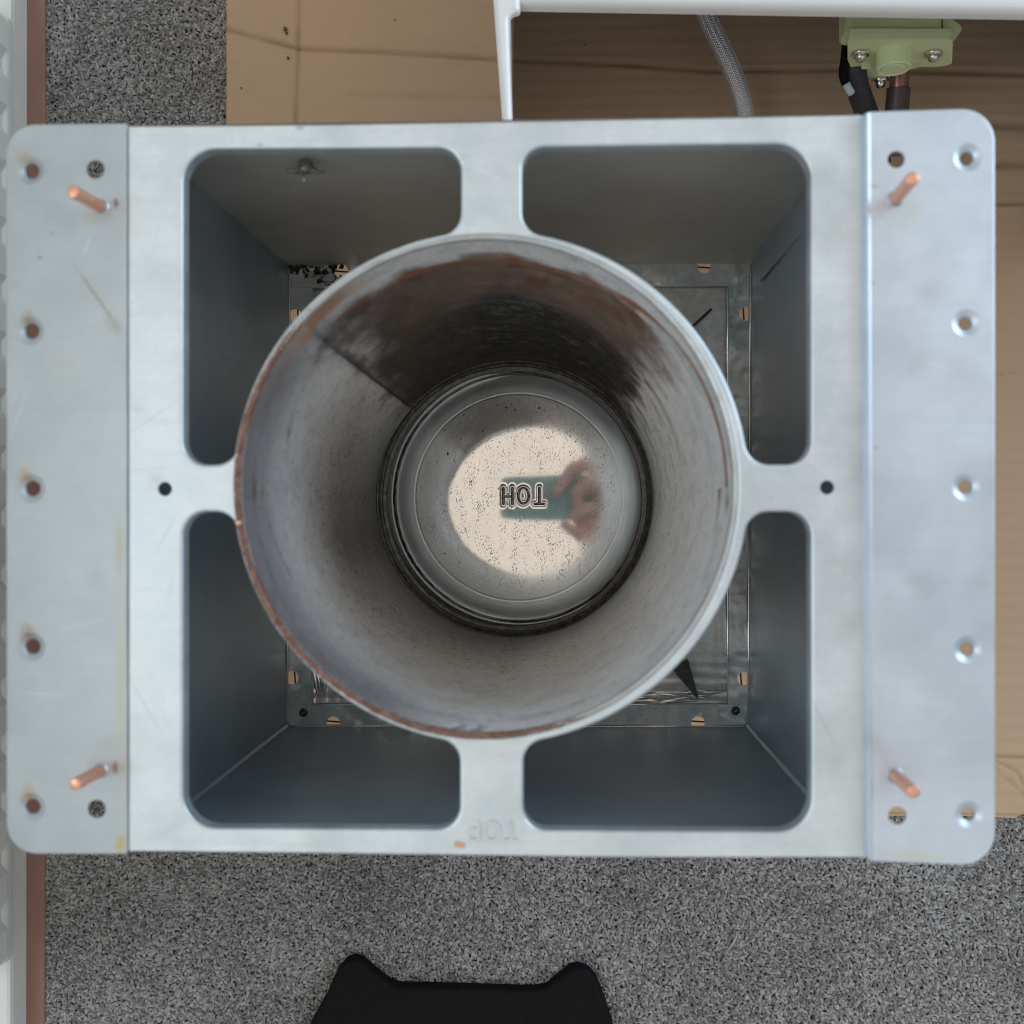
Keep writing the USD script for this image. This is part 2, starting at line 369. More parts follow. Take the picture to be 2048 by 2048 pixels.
# ------------------------------------------------------------------ setting: carpet, cardboard, edge strip
floor = part(None, "floor", prism(sbox(-.62, -.75, .95, .85), -.02, 0.0), M["carpet_base"], smooth=False)
tag(floor, kind="structure", label="dark backing of the grey carpet", cat="floor")

rng = np.random.default_rng(7)
tufts = []
shade = [(.275, .265, .262), (.225, .216, .213), (.18, .172, .169), (.325, .315, .31), (.14, .133, .13)]
mats_t = [mat(f"carpet_tuft_{'abcde'[i]}", c, .9, 0, tuple(x * 1.25 for x in c), 700, spec=.15, sheen=.15) for i, c in enumerate(shade)]
inst = UsdGeom.PointInstancer.Define(stage, "/World/carpet_pile")
tag(inst, "flecked grey loop carpet pile around the cardboard", "carpet", kind="stuff")
protos = []
for i in range(10):
    r2 = np.random.default_rng(100 + i)
    arcs = []
    for k in range(2):                            # two twisted plies bent over in a loop
        s = np.linspace(0, 1, 6); a = r2.uniform(0, 6.28)
        x = (s - .5) * .0023; z = .0011 * np.sin(s * np.pi * .9 + .15) - .0003
        y = .00035 * np.sin(s * 5 + k * math.pi + a)
        p = np.stack([x, y + (k - .5) * .0005, z + .0002 * np.cos(s * 5 + k * math.pi + a)], 1)
        arcs.append(tube(p, np.array([.00035, .00052, .00058, .00058, .00052, .00035]), 5))
    v, f = cat_(arcs)
    path = f"/World/carpet_pile/tuft" + (f"_{i:03d}" if i else "")
    usdkit.mesh(stage, path, (v, f), mats_t[i % 5], smooth=True)
    protos.append(path)
inst.CreatePrototypesRel().SetTargets([Sdf.Path(p) for p in protos])
CX0 = px(91, 1024, 0.002)[0]                       # where the carpet meets the brown strip
CB_L = px(454, 240, .004)[0]; CB_B = px(1995, 1638, .004)[1]
pitch = .00166
gx, gy = np.meshgrid(np.arange(CX0 + .0006, .40, pitch), np.arange(-.40, .36, pitch * .86), indexing="ij")
gx = gx + (np.arange(gx.shape[1]) % 2)[None, :] * pitch * .5
q = np.stack([gx.ravel(), gy.ravel()], 1) + rng.normal(0, .00032, (gx.size, 2))
keep = ~((q[:, 0] > CB_L + .004) & (q[:, 1] > CB_B + .012))
q = q[keep]
low = fbm(np.c_[q * 28, np.zeros(len(q))], 3, 3)   # trodden patches lean their own way
tone = rng.random(len(q)) + (low - .5) * .55
idx = np.select([tone < .18, tone < .40, tone < .66, tone < .88], [4, 2, 1, 0], 3) + 5 * rng.integers(0, 2, len(q))
ang = low * 9 + rng.normal(0, .8, len(q)); tilt = rng.normal(0, .35, len(q)); roll = rng.normal(0, .45, len(q))
pos = np.c_[q, rng.uniform(.0006, .0020, len(q))]


def quat(ax, an):
    ax = np.asarray(ax, float); return np.c_[np.cos(an / 2), np.sin(an / 2)[:, None] * ax[None]]


def qmul(a, b):
    w1, x1, y1, z1 = a.T; w2, x2, y2, z2 = b.T
    return np.stack([w1*w2-x1*x2-y1*y2-z1*z2, w1*x2+x1*w2+y1*z2-z1*y2, w1*y2-x1*z2+y1*w2+z1*x2, w1*z2+x1*y2-y1*x2+z1*w2], 1)


qq = qmul(quat([0, 0, 1], ang), qmul(quat([0, 1, 0], tilt), quat([1, 0, 0], roll)))
inst.CreatePositionsAttr(Vt.Vec3fArray.FromNumpy(pos.astype(np.float32)))
inst.CreateProtoIndicesAttr(Vt.IntArray.FromNumpy(idx.astype(np.int32)))
inst.CreateOrientationsAttr(Vt.QuathArray([Gf.Quath(float(a), float(b), float(c), float(d)) for a, b, c, d in qq]))
inst.CreateScalesAttr(Vt.Vec3fArray.FromNumpy(rng.uniform(.86, 1.16, (len(q), 3)).astype(np.float32)))

# cardboard: a flattened box, two liners with creases
cb = thing("cardboard_sheet", "flattened brown cardboard box with fold creases spread on the carpet", "cardboard")
ZC = .0060


def crease(x, y, pts, width, depth):
    ls = LineString([tuple(px(u, v, ZC)[:2]) for u, v in pts])
    import shapely
    d = shapely.distance(shapely.points(x, y), ls)
    global CTONE
    CTONE = CTONE * (1 - min(.34, depth * 330) * np.exp(-(d / (width * .8)) ** 2) * (.55 + .9 * noise(np.stack([x * 90, y * 90, x * 0], -1), 4)))  # crushed fold lines, with the crease's shade put into the tone
    return depth * (-1.5 * np.exp(-(d / width) ** 2) + .5 * np.exp(-((d - 2 * width) / width) ** 2))


nx, ny = 620, 640
xs = np.linspace(CB_L, .62, nx); ys = np.linspace(CB_B + .0035, .62, ny)
X, Y = np.meshgrid(xs, ys, indexing="ij")
CTONE = np.ones(X.shape)
H = .0006 * (fbm(np.stack([X * 9, Y * 14, X * 0], -1), 4, 5) - .5) + .0002 * np.sin(Y * 2 * math.pi / .0072 + 2 * fbm(np.stack([X * 12, Y * 12, X * 0], -1), 2, 8))
for pts, w, dp in (([(598, -60), (596, 120), (592, 200), (588, 420)], .0011, .0009), ([(440, 55), (600, 98), (760, 104), (1000, 119), (1240, 128), (1420, 142), (1700, 138), (2100, 150)], .0014, .0010),
                   ([(1960, 408), (2120, 404)], .0012, .0012), ([(1960, 745), (2000, 750), (2040, 742), (2120, 748)], .0005, .0004), ([(1900, 1512), (2120, 1518)], .0010, .0009),
                   ([(1930, 1505), (2005, 1528), (2035, 1545), (2052, 1580)], .0008, .0007), ([(1960, 1520), (2015, 1560), (2045, 1585), (2050, 1610)], .0008, .0005), ([(700, 190), (1000, 196)], .0018, .0003), ([(1990, 250), (2060, 255)], .003, .0008), ([(1990, 330), (2060, 328)], .003, .0008), ([(620, -30), (900, -20)], .002, .0004)):
    H += crease(X, Y, pts, w, dp)
v = np.stack([X, Y, ZC + H], -1).reshape(-1, 3)
v[:ny, 0] += .0006 * (noise(np.c_[v[:ny, 1] * 260, v[:ny, :2] * 0], 2) - .5)
n0 = len(v)
f = grid_faces(nx, ny)
edge = np.arange(nx) * ny                          # bottom and left cut edges get a little thickness
skirt = v[edge].copy(); skirt[:, 2] = .0036
v = np.vstack([v, skirt]); k = np.arange(nx - 1)
f = np.vstack([f, np.stack([edge[k], n0 + k, n0 + k + 1, edge[k + 1]], 1)[:, ::-1]])
n1 = len(v); left = np.arange(ny); sk = v[left].copy(); sk[:, 2] = .0015
v = np.vstack([v, sk]); k = np.arange(ny - 1)
f = np.vstack([f, np.stack([left[k], left[k + 1], n1 + k + 1, n1 + k], 1)[:, ::-1]])
tone_ = np.r_[CTONE.ravel(), np.full(len(v) - X.size, .9)]
part(cb, "top_liner", (v, f), M["cardboard"], color=tone_[:, None] ** np.array([1, 1.08, 1.15])[None])
e = [px(u, v_, .0040) for u, v_ in ((1200, 1630), (1700, 1632), (1960, 1633), (2030, 1637), (2075, 1612), (2140, 1608))]
poly = Polygon([(CB_L - .0004, .62)] + [(CB_L - .0004, e[0][1])] + [tuple(k[:2]) for k in e] + [(.62, e[-1][1]), (.62, .62)]).buffer(0)
part(cb, "bottom_liner", prism(poly, .0014, .0034), M["cardboard_edge"], smooth=False)
for u, v_, s in ((570, 58, 5), (573, 66, 4), (576, 116, 3), (483, 176, 2), (1302, 238, 2.5), (790, 40, 1.4), (1170, 90, 1.6)):
    c = px(u, v_, ZC + .0005); r2 = np.random.default_rng(int(u))
    pts = [(c[0] + s * .00028 * math.cos(a) * r2.uniform(.35, 1.1), c[1] + s * .00028 * math.sin(a) * r2.uniform(.5, 1.3)) for a in np.linspace(0, 6.28, 9)[:-1]]
    part(cb, "tear", prism(Polygon(pts).buffer(0), ZC - .0003, ZC + .0011), M["cardboard_tear"], smooth=False)

# brown strip, skirting and radiator at the left
bs = part(None, "edge_strip", rounded_box((px(48, 1024, .004)[0], -.6, -.004), (px(90, 1024, .004)[0], .6, .0045), .0012), M["brown_strip"])
tag(bs, "reddish brown strip between the white skirting and the carpet", "floor strip")
xa = px(52.5, 1024, .0048)[0]
prof = Polygon([(xa, .018), (xa - .0006, .0205), (xa - .002, .0215), (xa - .030, .0215), (xa - .030, .0), (xa, .0)])
pb = trimesh.creation.extrude_polygon(prof, 1.2, engine="earcut")
pb.apply_transform(np.array([[1, 0, 0, 0], [0, 0, 1, -.6], [0, 1, 0, 0], [0, 0, 0, 1.]]))
pb.invert() if pb.volume < 0 else None
sk = part(None, "skirting_board", pb, M["white_paint"], smooth=False)
tag(sk, "pale white painted skirting running down the left edge", "skirting board")
rad = thing("radiator", "white radiator with a ribbed face at the far left edge", "radiator")
zr0, zr1 = .030, .50
xr = px(15, 1024, zr0)[0]
pitch_r = 116 / F * (HC - zr0)
y0 = px(10, 1024, zr0)[1]
pts = []
ks = np.arange(-8, 9)
for k in ks:
    y = y0 + k * pitch_r
    pts += [(xr - .004, y), (xr, y + pitch_r * .16), (xr, y + pitch_r * .62), (xr - .004, y + pitch_r * .8)]
poly = Polygon(pts + [(xr - .022, pts[-1][1]), (xr - .022, pts[0][1])]).buffer(-.0012).buffer(.0024).buffer(-.0012)
part(rad, "ribbed_panel", prism(poly, zr0, zr1), M["white_paint"], smooth=40)
part(rad, "bottom_rail", rounded_box((xr - .030, pts[0][1], zr0 - .009), (xr - .0012, pts[-1][1], zr0 - .0004), .003), M["white_paint"])

# ------------------------------------------------------------------ the sheet metal box
fb = thing("flue_box", "galvanised sheet metal flue box with a wide round tube inside, seen from above", "flue box", (0, 0, 0))


def pxpoly(pts): return Polygon(pts)


# front plate with four openings
outer_px = Polygon([(256, 250), (700, 247.5), (1400, 235.5), (1729, 227), (1734.5, 1718), (1248, 1716), (600, 1707.5), (256.6, 1705)])
rect = Polygon([(366, 298), (700, 297), (1100, 293), (1400, 289.5), (1621, 287), (1622, 1664), (1300, 1662), (700, 1657.5), (366, 1656)]).buffer(-68).buffer(68, quad_segs=24)
strut_v = Polygon([(922, 150), (1044, 150), (1047, 1800), (919, 1800)])
strut_h = Polygon([(200, 929), (1800, 928), (1800, 1024), (200, 1024)])
ringc = Point(984, 975).buffer(515, quad_segs=96)
op = rect.difference(unary_union([strut_v, strut_h, ringc])).buffer(-47, quad_segs=24).buffer(47, quad_segs=24)
opens = [resample(to_world(g, P).exterior.coords, .0012) for g in op.geoms]
TC = px(968.5, 972, P); RC = px(1028, 997, ZR)     # the tube's axis: top and bottom centres
R_IN = 494 / F * .309
holes = [Point(*px(330, 978, P)[:2]).buffer(14.5 / F * .309), Point(*px(1654, 975, P)[:2]).buffer(14 / F * .309)]
tube_hole = Point(TC[0], TC[1]).buffer(R_IN + .0014, quad_segs=64)
RL = .0011
RE = .0006
outer_w = to_world(outer_px, P)
inner_top = outer_w.buffer(-RE, join_style=2)
top = inner_top
for o in opens:
    top = top.difference(Polygon(ccw(o) + normals2(ccw(o)) * RL))
tl = resample(tube_hole.exterior.coords, .0015)
top = top.difference(Polygon(ccw(tl) + normals2(ccw(tl)) * .0009))
for h in holes: top = top.difference(h)
arc = [(RL * (1 - math.sin(a)), -RL * (1 - math.cos(a))) for a in np.linspace(0, math.pi / 2, 7)]
pieces = []
tv, tf = trimesh.creation.triangulate_polygon(top, engine="earcut")
pieces.append((np.c_[tv, np.full(len(tv), P)], tf))
pieces.append((np.c_[tv, np.full(len(tv), P - .001)], tf[:, ::-1]))
for o in opens: pieces.append(strip(o, [(a, P + b) for a, b in arc] + [(0, P - .0050), (.0009, P - .0050), (.0009, P - .001)]))
pieces.append(strip(tl, [(.0009, P), (.0004, P - .0002), (.0001, P - .0007), (0, P - .0016), (0, P - .006)]))
ol = resample(outer_w.exterior.coords, .004)
for h in holes: pieces.append(strip(resample(h.exterior.coords, .0004), [(0, P), (0, P - .001)]))
oc = np.array(inner_top.exterior.coords)[:-1]
pieces.append(strip(np.array(inner_top.exterior.coords)[:-1], [(0, P), (RE * .6, P - .0001), (RE, P - .0005), (RE, P - .0016)]))
pl = part(fb, "front_plate", cat_(pieces), M["zinc_plate"], smooth=40)

# raised lettering on the plate, turned half round
tm = text_mesh("TOP", 43 / F * .309 * .92, .0012, bold=False)
tv = np.array(tm.vertices); tv[:, 0] -= tv[:, 0].mean() * 0 + (tv[:, 0].min() + tv[:, 0].max()) / 2; tv[:, 1] -= (tv[:, 1].min() + tv[:, 1].max()) / 2
tv[:, 0] *= 104 / F * .309 / (tv[:, 0].max() - tv[:, 0].min())
c = px(985, 1662, P)
a = math.pi
tv = np.c_[c[0] + tv[:, 0] * math.cos(a), c[1] + tv[:, 1] * math.cos(a), P - .0003 + tv[:, 2] * .9]
part(pl, "lettering", (tv, np.array(tm.faces)), M["zinc_plate"], smooth=False, label="embossed word TOP upside down")

# side walls of the box: four sheets
tc_ = [px(u, v, P - .0018) for u, v in ((264, 258), (1721, 235), (1726, 1710), (264.5, 1697))]
bc_ = [px(u, v, ZF) for u, v in ((578, 531), (1503, 527), (1497, 1454), (573, 1453))]
print("wall top", [np.round(k, 4) for k in tc_]); print("wall bottom", [np.round(k, 4) for k in bc_])
cen = np.mean(tc_, 0)
for k in range(4):
    a0, a1, b0, b1 = tc_[k], tc_[(k + 1) % 4], bc_[k], bc_[(k + 1) % 4]
    n = np.cross(a1 - a0, b0 - a0); n /= np.linalg.norm(n)
    if n.dot(cen - a0) < 0: n = -n
    ext = -.004
    nz = 14; nu = 24
    vs = []
    for side in (0, 1):
        for j in range(nz):
            t = j / (nz - 1)
            for i in range(nu):
                s = i / (nu - 1)
                p = (a0 * (1 - s) + a1 * s) * (1 - t) + (b0 * (1 - s) + b1 * s) * t
                bow = .0007 * math.sin(math.pi * s) * math.sin(math.pi * t)
                if k == 0 and t > .84: bow += .0010 * math.exp(-((t - .88) / .03) ** 2)      # a pressed rib along the foot of the far wall
                vs.append(p + n * bow - n * (.001 * side))
    v = np.array(vs); f = []
    def idx_(s_, j, i): return s_ * nz * nu + j * nu + i
    for j in range(nz - 1):
        for i in range(nu - 1):
            f += [[idx_(0, j, i), idx_(0, j + 1, i), idx_(0, j + 1, i + 1), idx_(0, j, i + 1)], [idx_(1, j, i), idx_(1, j, i + 1), idx_(1, j + 1, i + 1), idx_(1, j + 1, i)]]
    for i in range(nu - 1):
        f += [[idx_(0, nz - 1, i), idx_(1, nz - 1, i), idx_(1, nz - 1, i + 1), idx_(0, nz - 1, i + 1)]]
    part(fb, "side_wall", (v, np.array(f)), M["zinc_wall_lit" if k == 0 else "zinc_wall"], smooth=30)
for k in (2, 3):                                    # folded corner seams nearest the viewer
    d = (cen - tc_[k]); d[2] = 0; d /= np.linalg.norm(d)
    ts = np.linspace(0.02, .985, 8)
    part(fb, "corner_seam", tube([tc_[k] * (1 - t) + bc_[k] * t + d * .0010 for t in ts], .0011, 10), M["zinc_plate"], smooth=True)
xw = (tc_[1][0] + bc_[1][0]) / 2 - .0009            # a lapped tab on the right wall
q1, q2 = pxX(1612, 455, xw), pxX(1519, 562, xw)
q3 = np.array([xw, q2[1] + .030, q2[2] - .004]); q4 = np.array([xw, q1[1] + .010, q1[2] + .004])
nrm = np.array([1, 0, 0]) * .0009
vv = np.array([q1, q2, q3, q4]); vv = np.vstack([vv, vv + nrm])
part(fb, "corner_tab", trimesh.convex.convex_hull(vv), M["zinc_wall"], smooth=False)

# side flanges with holes and pressed dimples


def flange(name, poly_px, z, round_holes, dimples, r_out, r_in, m, inner_edge):
    w = to_world(poly_px, z)
    top = w
    ds = HC - z
    hs = [(px(u, v, z)[:2], r / F * ds) for u, v, r in round_holes]
    di = [px(u, v, z)[:2] for u, v in dimples]
    for c, r in hs: top = top.difference(Point(*c).buffer(r, quad_segs=16))
    for c in di: top = top.difference(Point(*c).buffer(r_out / F * ds, quad_segs=16))
    ms = []
    tv, tf = trimesh.creation.triangulate_polygon(top, engine="earcut")
    ms.append((np.c_[tv, np.full(len(tv), z)], tf)); ms.append((np.c_[tv, np.full(len(tv), z - .0012)], tf[:, ::-1]))
    el = resample(w.exterior.coords, .0012)
    ms.append(strip(el, [(0, z), (.0004, z - .0001), (.0006, z - .0006), (0, z - .0012)]))
    for c, r in hs:
        ms.append(lathe([(r, z - .0012), (r, z)], c, 32))
    for c in di:
        ro, ri = r_out / F * ds, r_in / F * ds
        pr = [(ri, z - .0022), (ri, z - .0013), (ri * 1.06, z - .0010), (ri + (ro - ri) * .40, z - .0006), (ri + (ro - ri) * .72, z - .0002), (ro, z)]
        ms.append(lathe(pr, c, 40))
    return part(fb, "flange", cat_(ms), m, smooth=50)


def rounded_side(pts, r, left):
    poly = Polygon(pts); x0, y0, x1, y1 = poly.bounds
    rr = poly.buffer(-r).buffer(r, quad_segs=16)
    half = sbox(x0 - 9, y0 - 9, (x0 + x1) / 2, y1 + 9) if left else sbox((x0 + x1) / 2, y0 - 9, x1 + 9, y1 + 9)
    other = poly.difference(half)
    return unary_union([rr.intersection(half.buffer(.01)), other]).buffer(.01)


LF = rounded_side([(14.5, 252), (251, 249.5), (252, 1705.5), (15.5, 1704.5)], 58, True)
flange("flange", LF, ZFL_L, [(191, 339, 19), (193.5, 1618, 19)], [(60, 340), (60, 661), (62, 977), (62, 1294), (62, 1615)], 30, 15.5, M["zinc_flange_left"], 0)
RF = rounded_side([(1734, 226.5), (1986.5, 219), (1987.5, 1729), (1740, 1719.5)], 62, False)
flange("flange", RF, ZFL_R, [(1792.5, 319, 17), (1794.5, 1631, 18)], [(1936, 315), (1933, 646), (1933, 974), (1936, 1299), (1939, 1630)], 28, 13.5, M["zinc_flange_right"], 0)
# the upturned edge of the right flange beside the plate, and the dark gap at the left
e0, e1 = px(1735, 227, ZFL_R), px(1741, 1719, ZFL_R)
vv = np.array([e0 + [0, 0, .0003], e1 + [0, 0, .0003], e1 + [-.0014, 0, -.0034], e0 + [-.0014, 0, -.0034]]); vv = np.vstack([vv, vv + [.0012, 0, -.0004]])
part(fb, "folded_edge", trimesh.convex.convex_hull(vv), M["zinc_flange_right"], smooth=False)

# copper pins standing on the flanges
for k, (u, v, u2, v2, z) in enumerate(((203, 414, 145, 383, ZFL_L), (1791, 398, 1826, 356, ZFL_R), (201, 1541, 149, 1569, ZFL_L), (1790, 1551, 1828, 1584, ZFL_R))):
    b = px(u, v, z); zt = z + .0165 + (.001 if k < 2 else 0)
    t = px(u2, v2, zt)
    r = .0019
    d = (t - b) / np.linalg.norm(t - b)
    pth = [b - d * .004, b, b + d * .006, t - d * .0009, t - d * .00025, t]
    part(fb, "copper_pin", tube(pth, [r, r, r, r, r * .92, r * .72], 24), M["copper"], smooth=40)
    part(fb, "pin_collar", lathe([(r * 1.02, z + .0001), (r * 1.05, z + .0006), (r * 1.15, z + .0005), (r * 1.3, z + .0001), (r * 1.35, z - .0004)], b[:2], 28), M["zinc_plate"], smooth=40)

# inside, at the bottom: frame of four strips with cut-outs, panel, screws
ds = .493


def bp(u, v): return (u, v)


fr_out = [(577, 530), (1503.5, 526), (1498, 1455), (572, 1454)]
slots = [(682, 541, 'h'), (1408, 533, 'h'), (590, 631, 'v'), (1492, 627, 'v'), (583, 1356, 'v'), (1488, 1358, 'v'), (667, 1446, 'h'), (1396, 1446, 'h')]
cut = []
for u, v, o in slots:
    c = Point(u, v)
    cut.append(c.buffer(13.5, quad_segs=12))
cut = unary_union(cut)
strips = [Polygon([(577, 529), (1503.5, 526), (1503, 572), (578, 575)]), Polygon([(1456, 526), (1503.5, 526), (1498, 1455), (1455, 1455)]),
          Polygon([(572, 1410), (1498, 1409), (1498, 1455), (572, 1454)]), Polygon([(577, 530), (626, 530), (622, 1454), (572, 1454)])]
for k, s in enumerate(strips):
    z1 = ZF + (.0000, -.0008, .0004, -.0008)[k]
    part(fb, "frame_strip", prism(to_world(s.difference(cut), ZF), z1 - .0006, z1), M["bright_sheet"], smooth=False)
for (u, v, o) in slots:                             # the sheet edge crossing each cut-out
    a, b = ((u - 13, v - 1), (u + 13, v + 1)) if o == 'h' else ((u - 1, v - 13), (u + 1, v + 13))
    off = {682: (0, 2), 1408: (0, 2), 590: (6, 0), 1492: (-5, 0), 583: (7, 0), 1488: (-6, 0), 667: (0, -3), 1396: (0, -3)}[u]
    p0, p1 = px(a[0] + off[0], a[1] + off[1], ZF - .002), px(b[0] + off[0], b[1] + off[1], ZF - .002)
    part(fb, "slot_bar", tube([p0, p1], .0004, 6), M["dark_steel"], smooth=True)
for u, v in ((607, 1425), (1471, 1421)):
    c = px(u, v, ZF + .0006); r = 8.5 / F * ds
    s1 = part(fb, "screw", lathe([(r, c[2]), (r * .95, c[2] + .0009), (r * .55, c[2] + .0012), (r * .5, c[2] + .0004), (.00001, c[2] + .0002)], c[:2], 24), M["dark_steel"], smooth=40)
    part(s1, "screw_slot", prism(affinity.rotate(sbox(c[0] - r * .42, c[1] - .00022, c[0] + r * .42, c[1] + .00022), 38), c[2] + .0004, c[2] + .0009), M["steel"], smooth=False)
# panel with crinkled edges
cxp = [px(u, v, ZF - .003) for u, v in ((618, 566), (1466, 563), (1463, 1418), (612, 1418))]
gx0, gx1 = cxp[0][0] - .002, cxp[1][0] + .002; gy0, gy1 = cxp[2][1] - .002, cxp[0][1] + .002
X, Y = np.meshgrid(np.linspace(gx0, gx1, 240), np.linspace(gy0, gy1, 240), indexing="ij")
db = (Y - px(1000, 1409, ZF)[1]); dl = (X - px(624, 1000, ZF)[0]); dr = px(1456, 1000, ZF)[0] - X
wav = lambda a, b, s: np.sin(a * 2 * math.pi / .0058 + 7 * fbm(np.stack([a * 90, b * 30, a * 0], -1), 3, s))
H = .00026 * wav(db, X, 11) * np.exp(-np.maximum(db, 0) / .0095) + .00026 * wav(dl, Y, 12) * np.exp(-np.maximum(dl, 0) / .0085) + .00014 * wav(dr, Y, 13) * np.exp(-np.maximum(dr, 0) / .004)
H += .0009 * (fbm(np.stack([X * 14, Y * 14, X * 0], -1), 3, 9) - .5)
TB = RC[:2] + (TC[:2] - RC[:2]) * (ZF - ZR) / (P - ZR)
v = np.stack([X, Y, ZF - .0030 + H], -1).reshape(-1, 3); f = grid_faces(240, 240)
cen_f = v[f].mean(1); f = f[np.hypot(cen_f[:, 0] - TB[0], cen_f[:, 1] - TB[1]) > R_IN + .0022]
part(fb, "base_panel", (v, f), M["foil_panel"], smooth=True)
for nm, a, b, r, z in (("panel_highlight", (627, 576), (1455, 572), .0006, ZF - .0010), ("panel_highlight", (1455, 572), (1455, 1409), .0007, ZF - .0012), ("panel_highlight", (624, 1410), (1455, 1409), .0008, ZF - .0012), ("panel_highlight", (627, 576), (624, 1410), .0007, ZF - .0012),  # beads added for bright highlight lines along the panel and frame
                       ("frame_highlight", (1501, 530), (1496, 1452), .0007, ZF + .0004), ("frame_highlight", (574, 1452), (1496, 1453), .0007, ZF + .0004), ("frame_highlight", (579, 533), (575, 1452), .0005, ZF + .0003)):
    pts_ = [px(a[0] + (b[0] - a[0]) * k, a[1] + (b[1] - a[1]) * k, z) + np.array([0, 0, .0003 * math.sin(k * 23 + r * 9e4)]) for k in np.linspace(0, 1, 40)]
    part(fb, nm, tube(pts_, r * (1 + .3 * np.sin(np.linspace(0, 19, 40))), 10), M["highlight_metal"], smooth=True)
_rc = np.random.default_rng(41)
for k in range(13):                                 # crumpled folds of the bright sheet along its near and left edges
    if k < 9:
        u0 = _rc.uniform(1130, 1380); ln = _rc.uniform(60, 120); v0 = 1384 + (k % 4) * 6.5
        pp_ = [(u0 + ln * q, v0 + 2.2 * math.sin(q * 5 + k)) for q in np.linspace(0, 1, 14)]
        pp_ = [(min(a_, 1450), b_) for a_, b_ in pp_]
        pp_ = [p_ for i_, p_ in enumerate(pp_) if i_ == 0 or p_[0] > pp_[i_ - 1][0]]
    else:
        u0 = 628 + (k - 9) * 6; v0 = 1335 - (k % 2) * 8; ln = _rc.uniform(45, 70)
        pp_ = [(u0 + 6 * q * q + 1.2 * math.sin(q * 6 + k), v0 + ln * q) for q in np.linspace(0, 1, 14)]
    if len(pp_) > 5:
        w_k = np.sin(np.linspace(.06, .97, len(pp_)) * math.pi)
        part(fb, "foil_fold", tube([px(a_, b_, ZF - .0024) for a_, b_ in pp_], .00105 * w_k + .0001, 10, flat=.45), M["highlight_metal"], smooth=True)
# fins that hold the tube, one in each corner that shows
for (u0, v0, u1, v1, hgt) in ((1386, 656, 1423, 618, .004),):
    zb = ZF - .0022
    tip = px(u1, v1, zb); d = np.array([*TB, zb]) - tip; d[2] = 0; d /= np.linalg.norm(d)
    root = tip + d * .045
    side = np.array([-d[1], d[0], 0]) * .0006
    v = np.array([tip, root, root + [0, 0, hgt], tip + [0, 0, .0006]])
    part(fb, "spacer_fin", trimesh.convex.convex_hull(np.vstack([v + side, v - side])), M["dark_steel"], smooth=False)
wd = np.array([px(1338, 1331, ZF + .010), px(1376, 1318, ZF + .006), px(1384, 1365, ZF + .002), px(1398, 1398, ZF - .0022), px(1392, 1396, ZF - .0022)])
part(fb, "spacer_fin", trimesh.convex.convex_hull(np.vstack([wd, wd + [0, 0, -.0008]])), M["fin_steel"], smooth=False)
# spread fixing that pokes through the far wall
c = pxY(612, 338, (tc_[0][1] + tc_[1][1]) / 2 - .004)
wm = []
for dx, dz, r in ((-.006, .001, .0011), (-.003, -.002, .0010), (.004, .0015, .0010), (.0065, -.0005, .0009), (0, 0, .0024)):
    wm.append(tube([c + [0, .002, 0], c + [dx * .6, -.0012, dz * .6 + .0006], c + [dx, -.0008, dz]], [r, r, r * .5], 10))
part(fb, "wall_fixing", cat_(wm), M["fin_steel"], smooth=True)
c2 = c + [-.0012, -.0022, -.0022]
part(fb, "fixing_tip", tube([c2, c2 + [0, -.0008, -.0012]], [.0009, .0005], 8), M["chip"], smooth=True)

# ------------------------------------------------------------------ the round tube
NT, NZ = 960, 300
th = np.linspace(0, 2 * np.pi, NT, endpoint=False); t = np.linspace(0, 1, NZ)
TH, T = np.meshgrid(th, t, indexing="ij")
deg = np.degrees(TH)
SEAM = 138.5
ds_ = (deg - SEAM + 180) % 360 - 180
step = np.where((ds_ > 0) & (ds_ < 30), -.0012 * (1 - ds_ / 30), 0)        # the lapped side stands proud
rad_ = R_IN + step * np.clip(T * 30, 0, 1)
rad_ += .0005 * np.exp(-((T - .075) / .012) ** 2) + .0004 * np.exp(-((T - .17) / .03) ** 2)   # rolled beads near the mouth
rad_ += .0005 * (fbm(np.stack([np.cos(TH) * 2.5, np.sin(TH) * 2.5, T * 5], -1), 3, 4) - .5)
for tt, d0 in ((.035, 263), (.035, 267.5)):          # two punched dents
    rad_ += .0026 * np.exp(-(((deg - d0) / 1.4) ** 2 + ((T - tt) / .014) ** 2))
ztop = P + .0006
zz = ztop + (ZR - ztop) * T
jag = ((deg > 150) & (deg < 300)).astype(float)
zz += (T < .02) * jag * .0011 * (fbm(np.stack([np.cos(TH) * 60, np.sin(TH) * 60, T * 0], -1), 3, 21) - .35)
cxx = TC[0] + (RC[0] - TC[0]) * (P - zz) / (P - ZR); cyy = TC[1] + (RC[1] - TC[1]) * (P - zz) / (P - ZR)
V = np.stack([cxx + rad_ * np.cos(TH), cyy + rad_ * np.sin(TH), zz], -1)


def n3(fa, fz, oct=4, seed=0): return fbm(np.stack([np.cos(TH) * fa, np.sin(TH) * fa, T * fz], -1), oct, seed)


def sm(x, a, b):
    y = np.clip((x - a) / (b - a), 0, 1); return y * y * (3 - 2 * y)


streak = .55 * n3(6, 24, 5, 30) + .45 * n3(11, 13, 5, 33); blot = n3(9, 9, 5, 31); fine = n3(46, 46, 3, 32)
base = np.array([.78, .79, .81]); col = np.ones(V.shape) * base
mix = lambda c, k: col * (1 - k[..., None]) + np.array(c) * k[..., None]
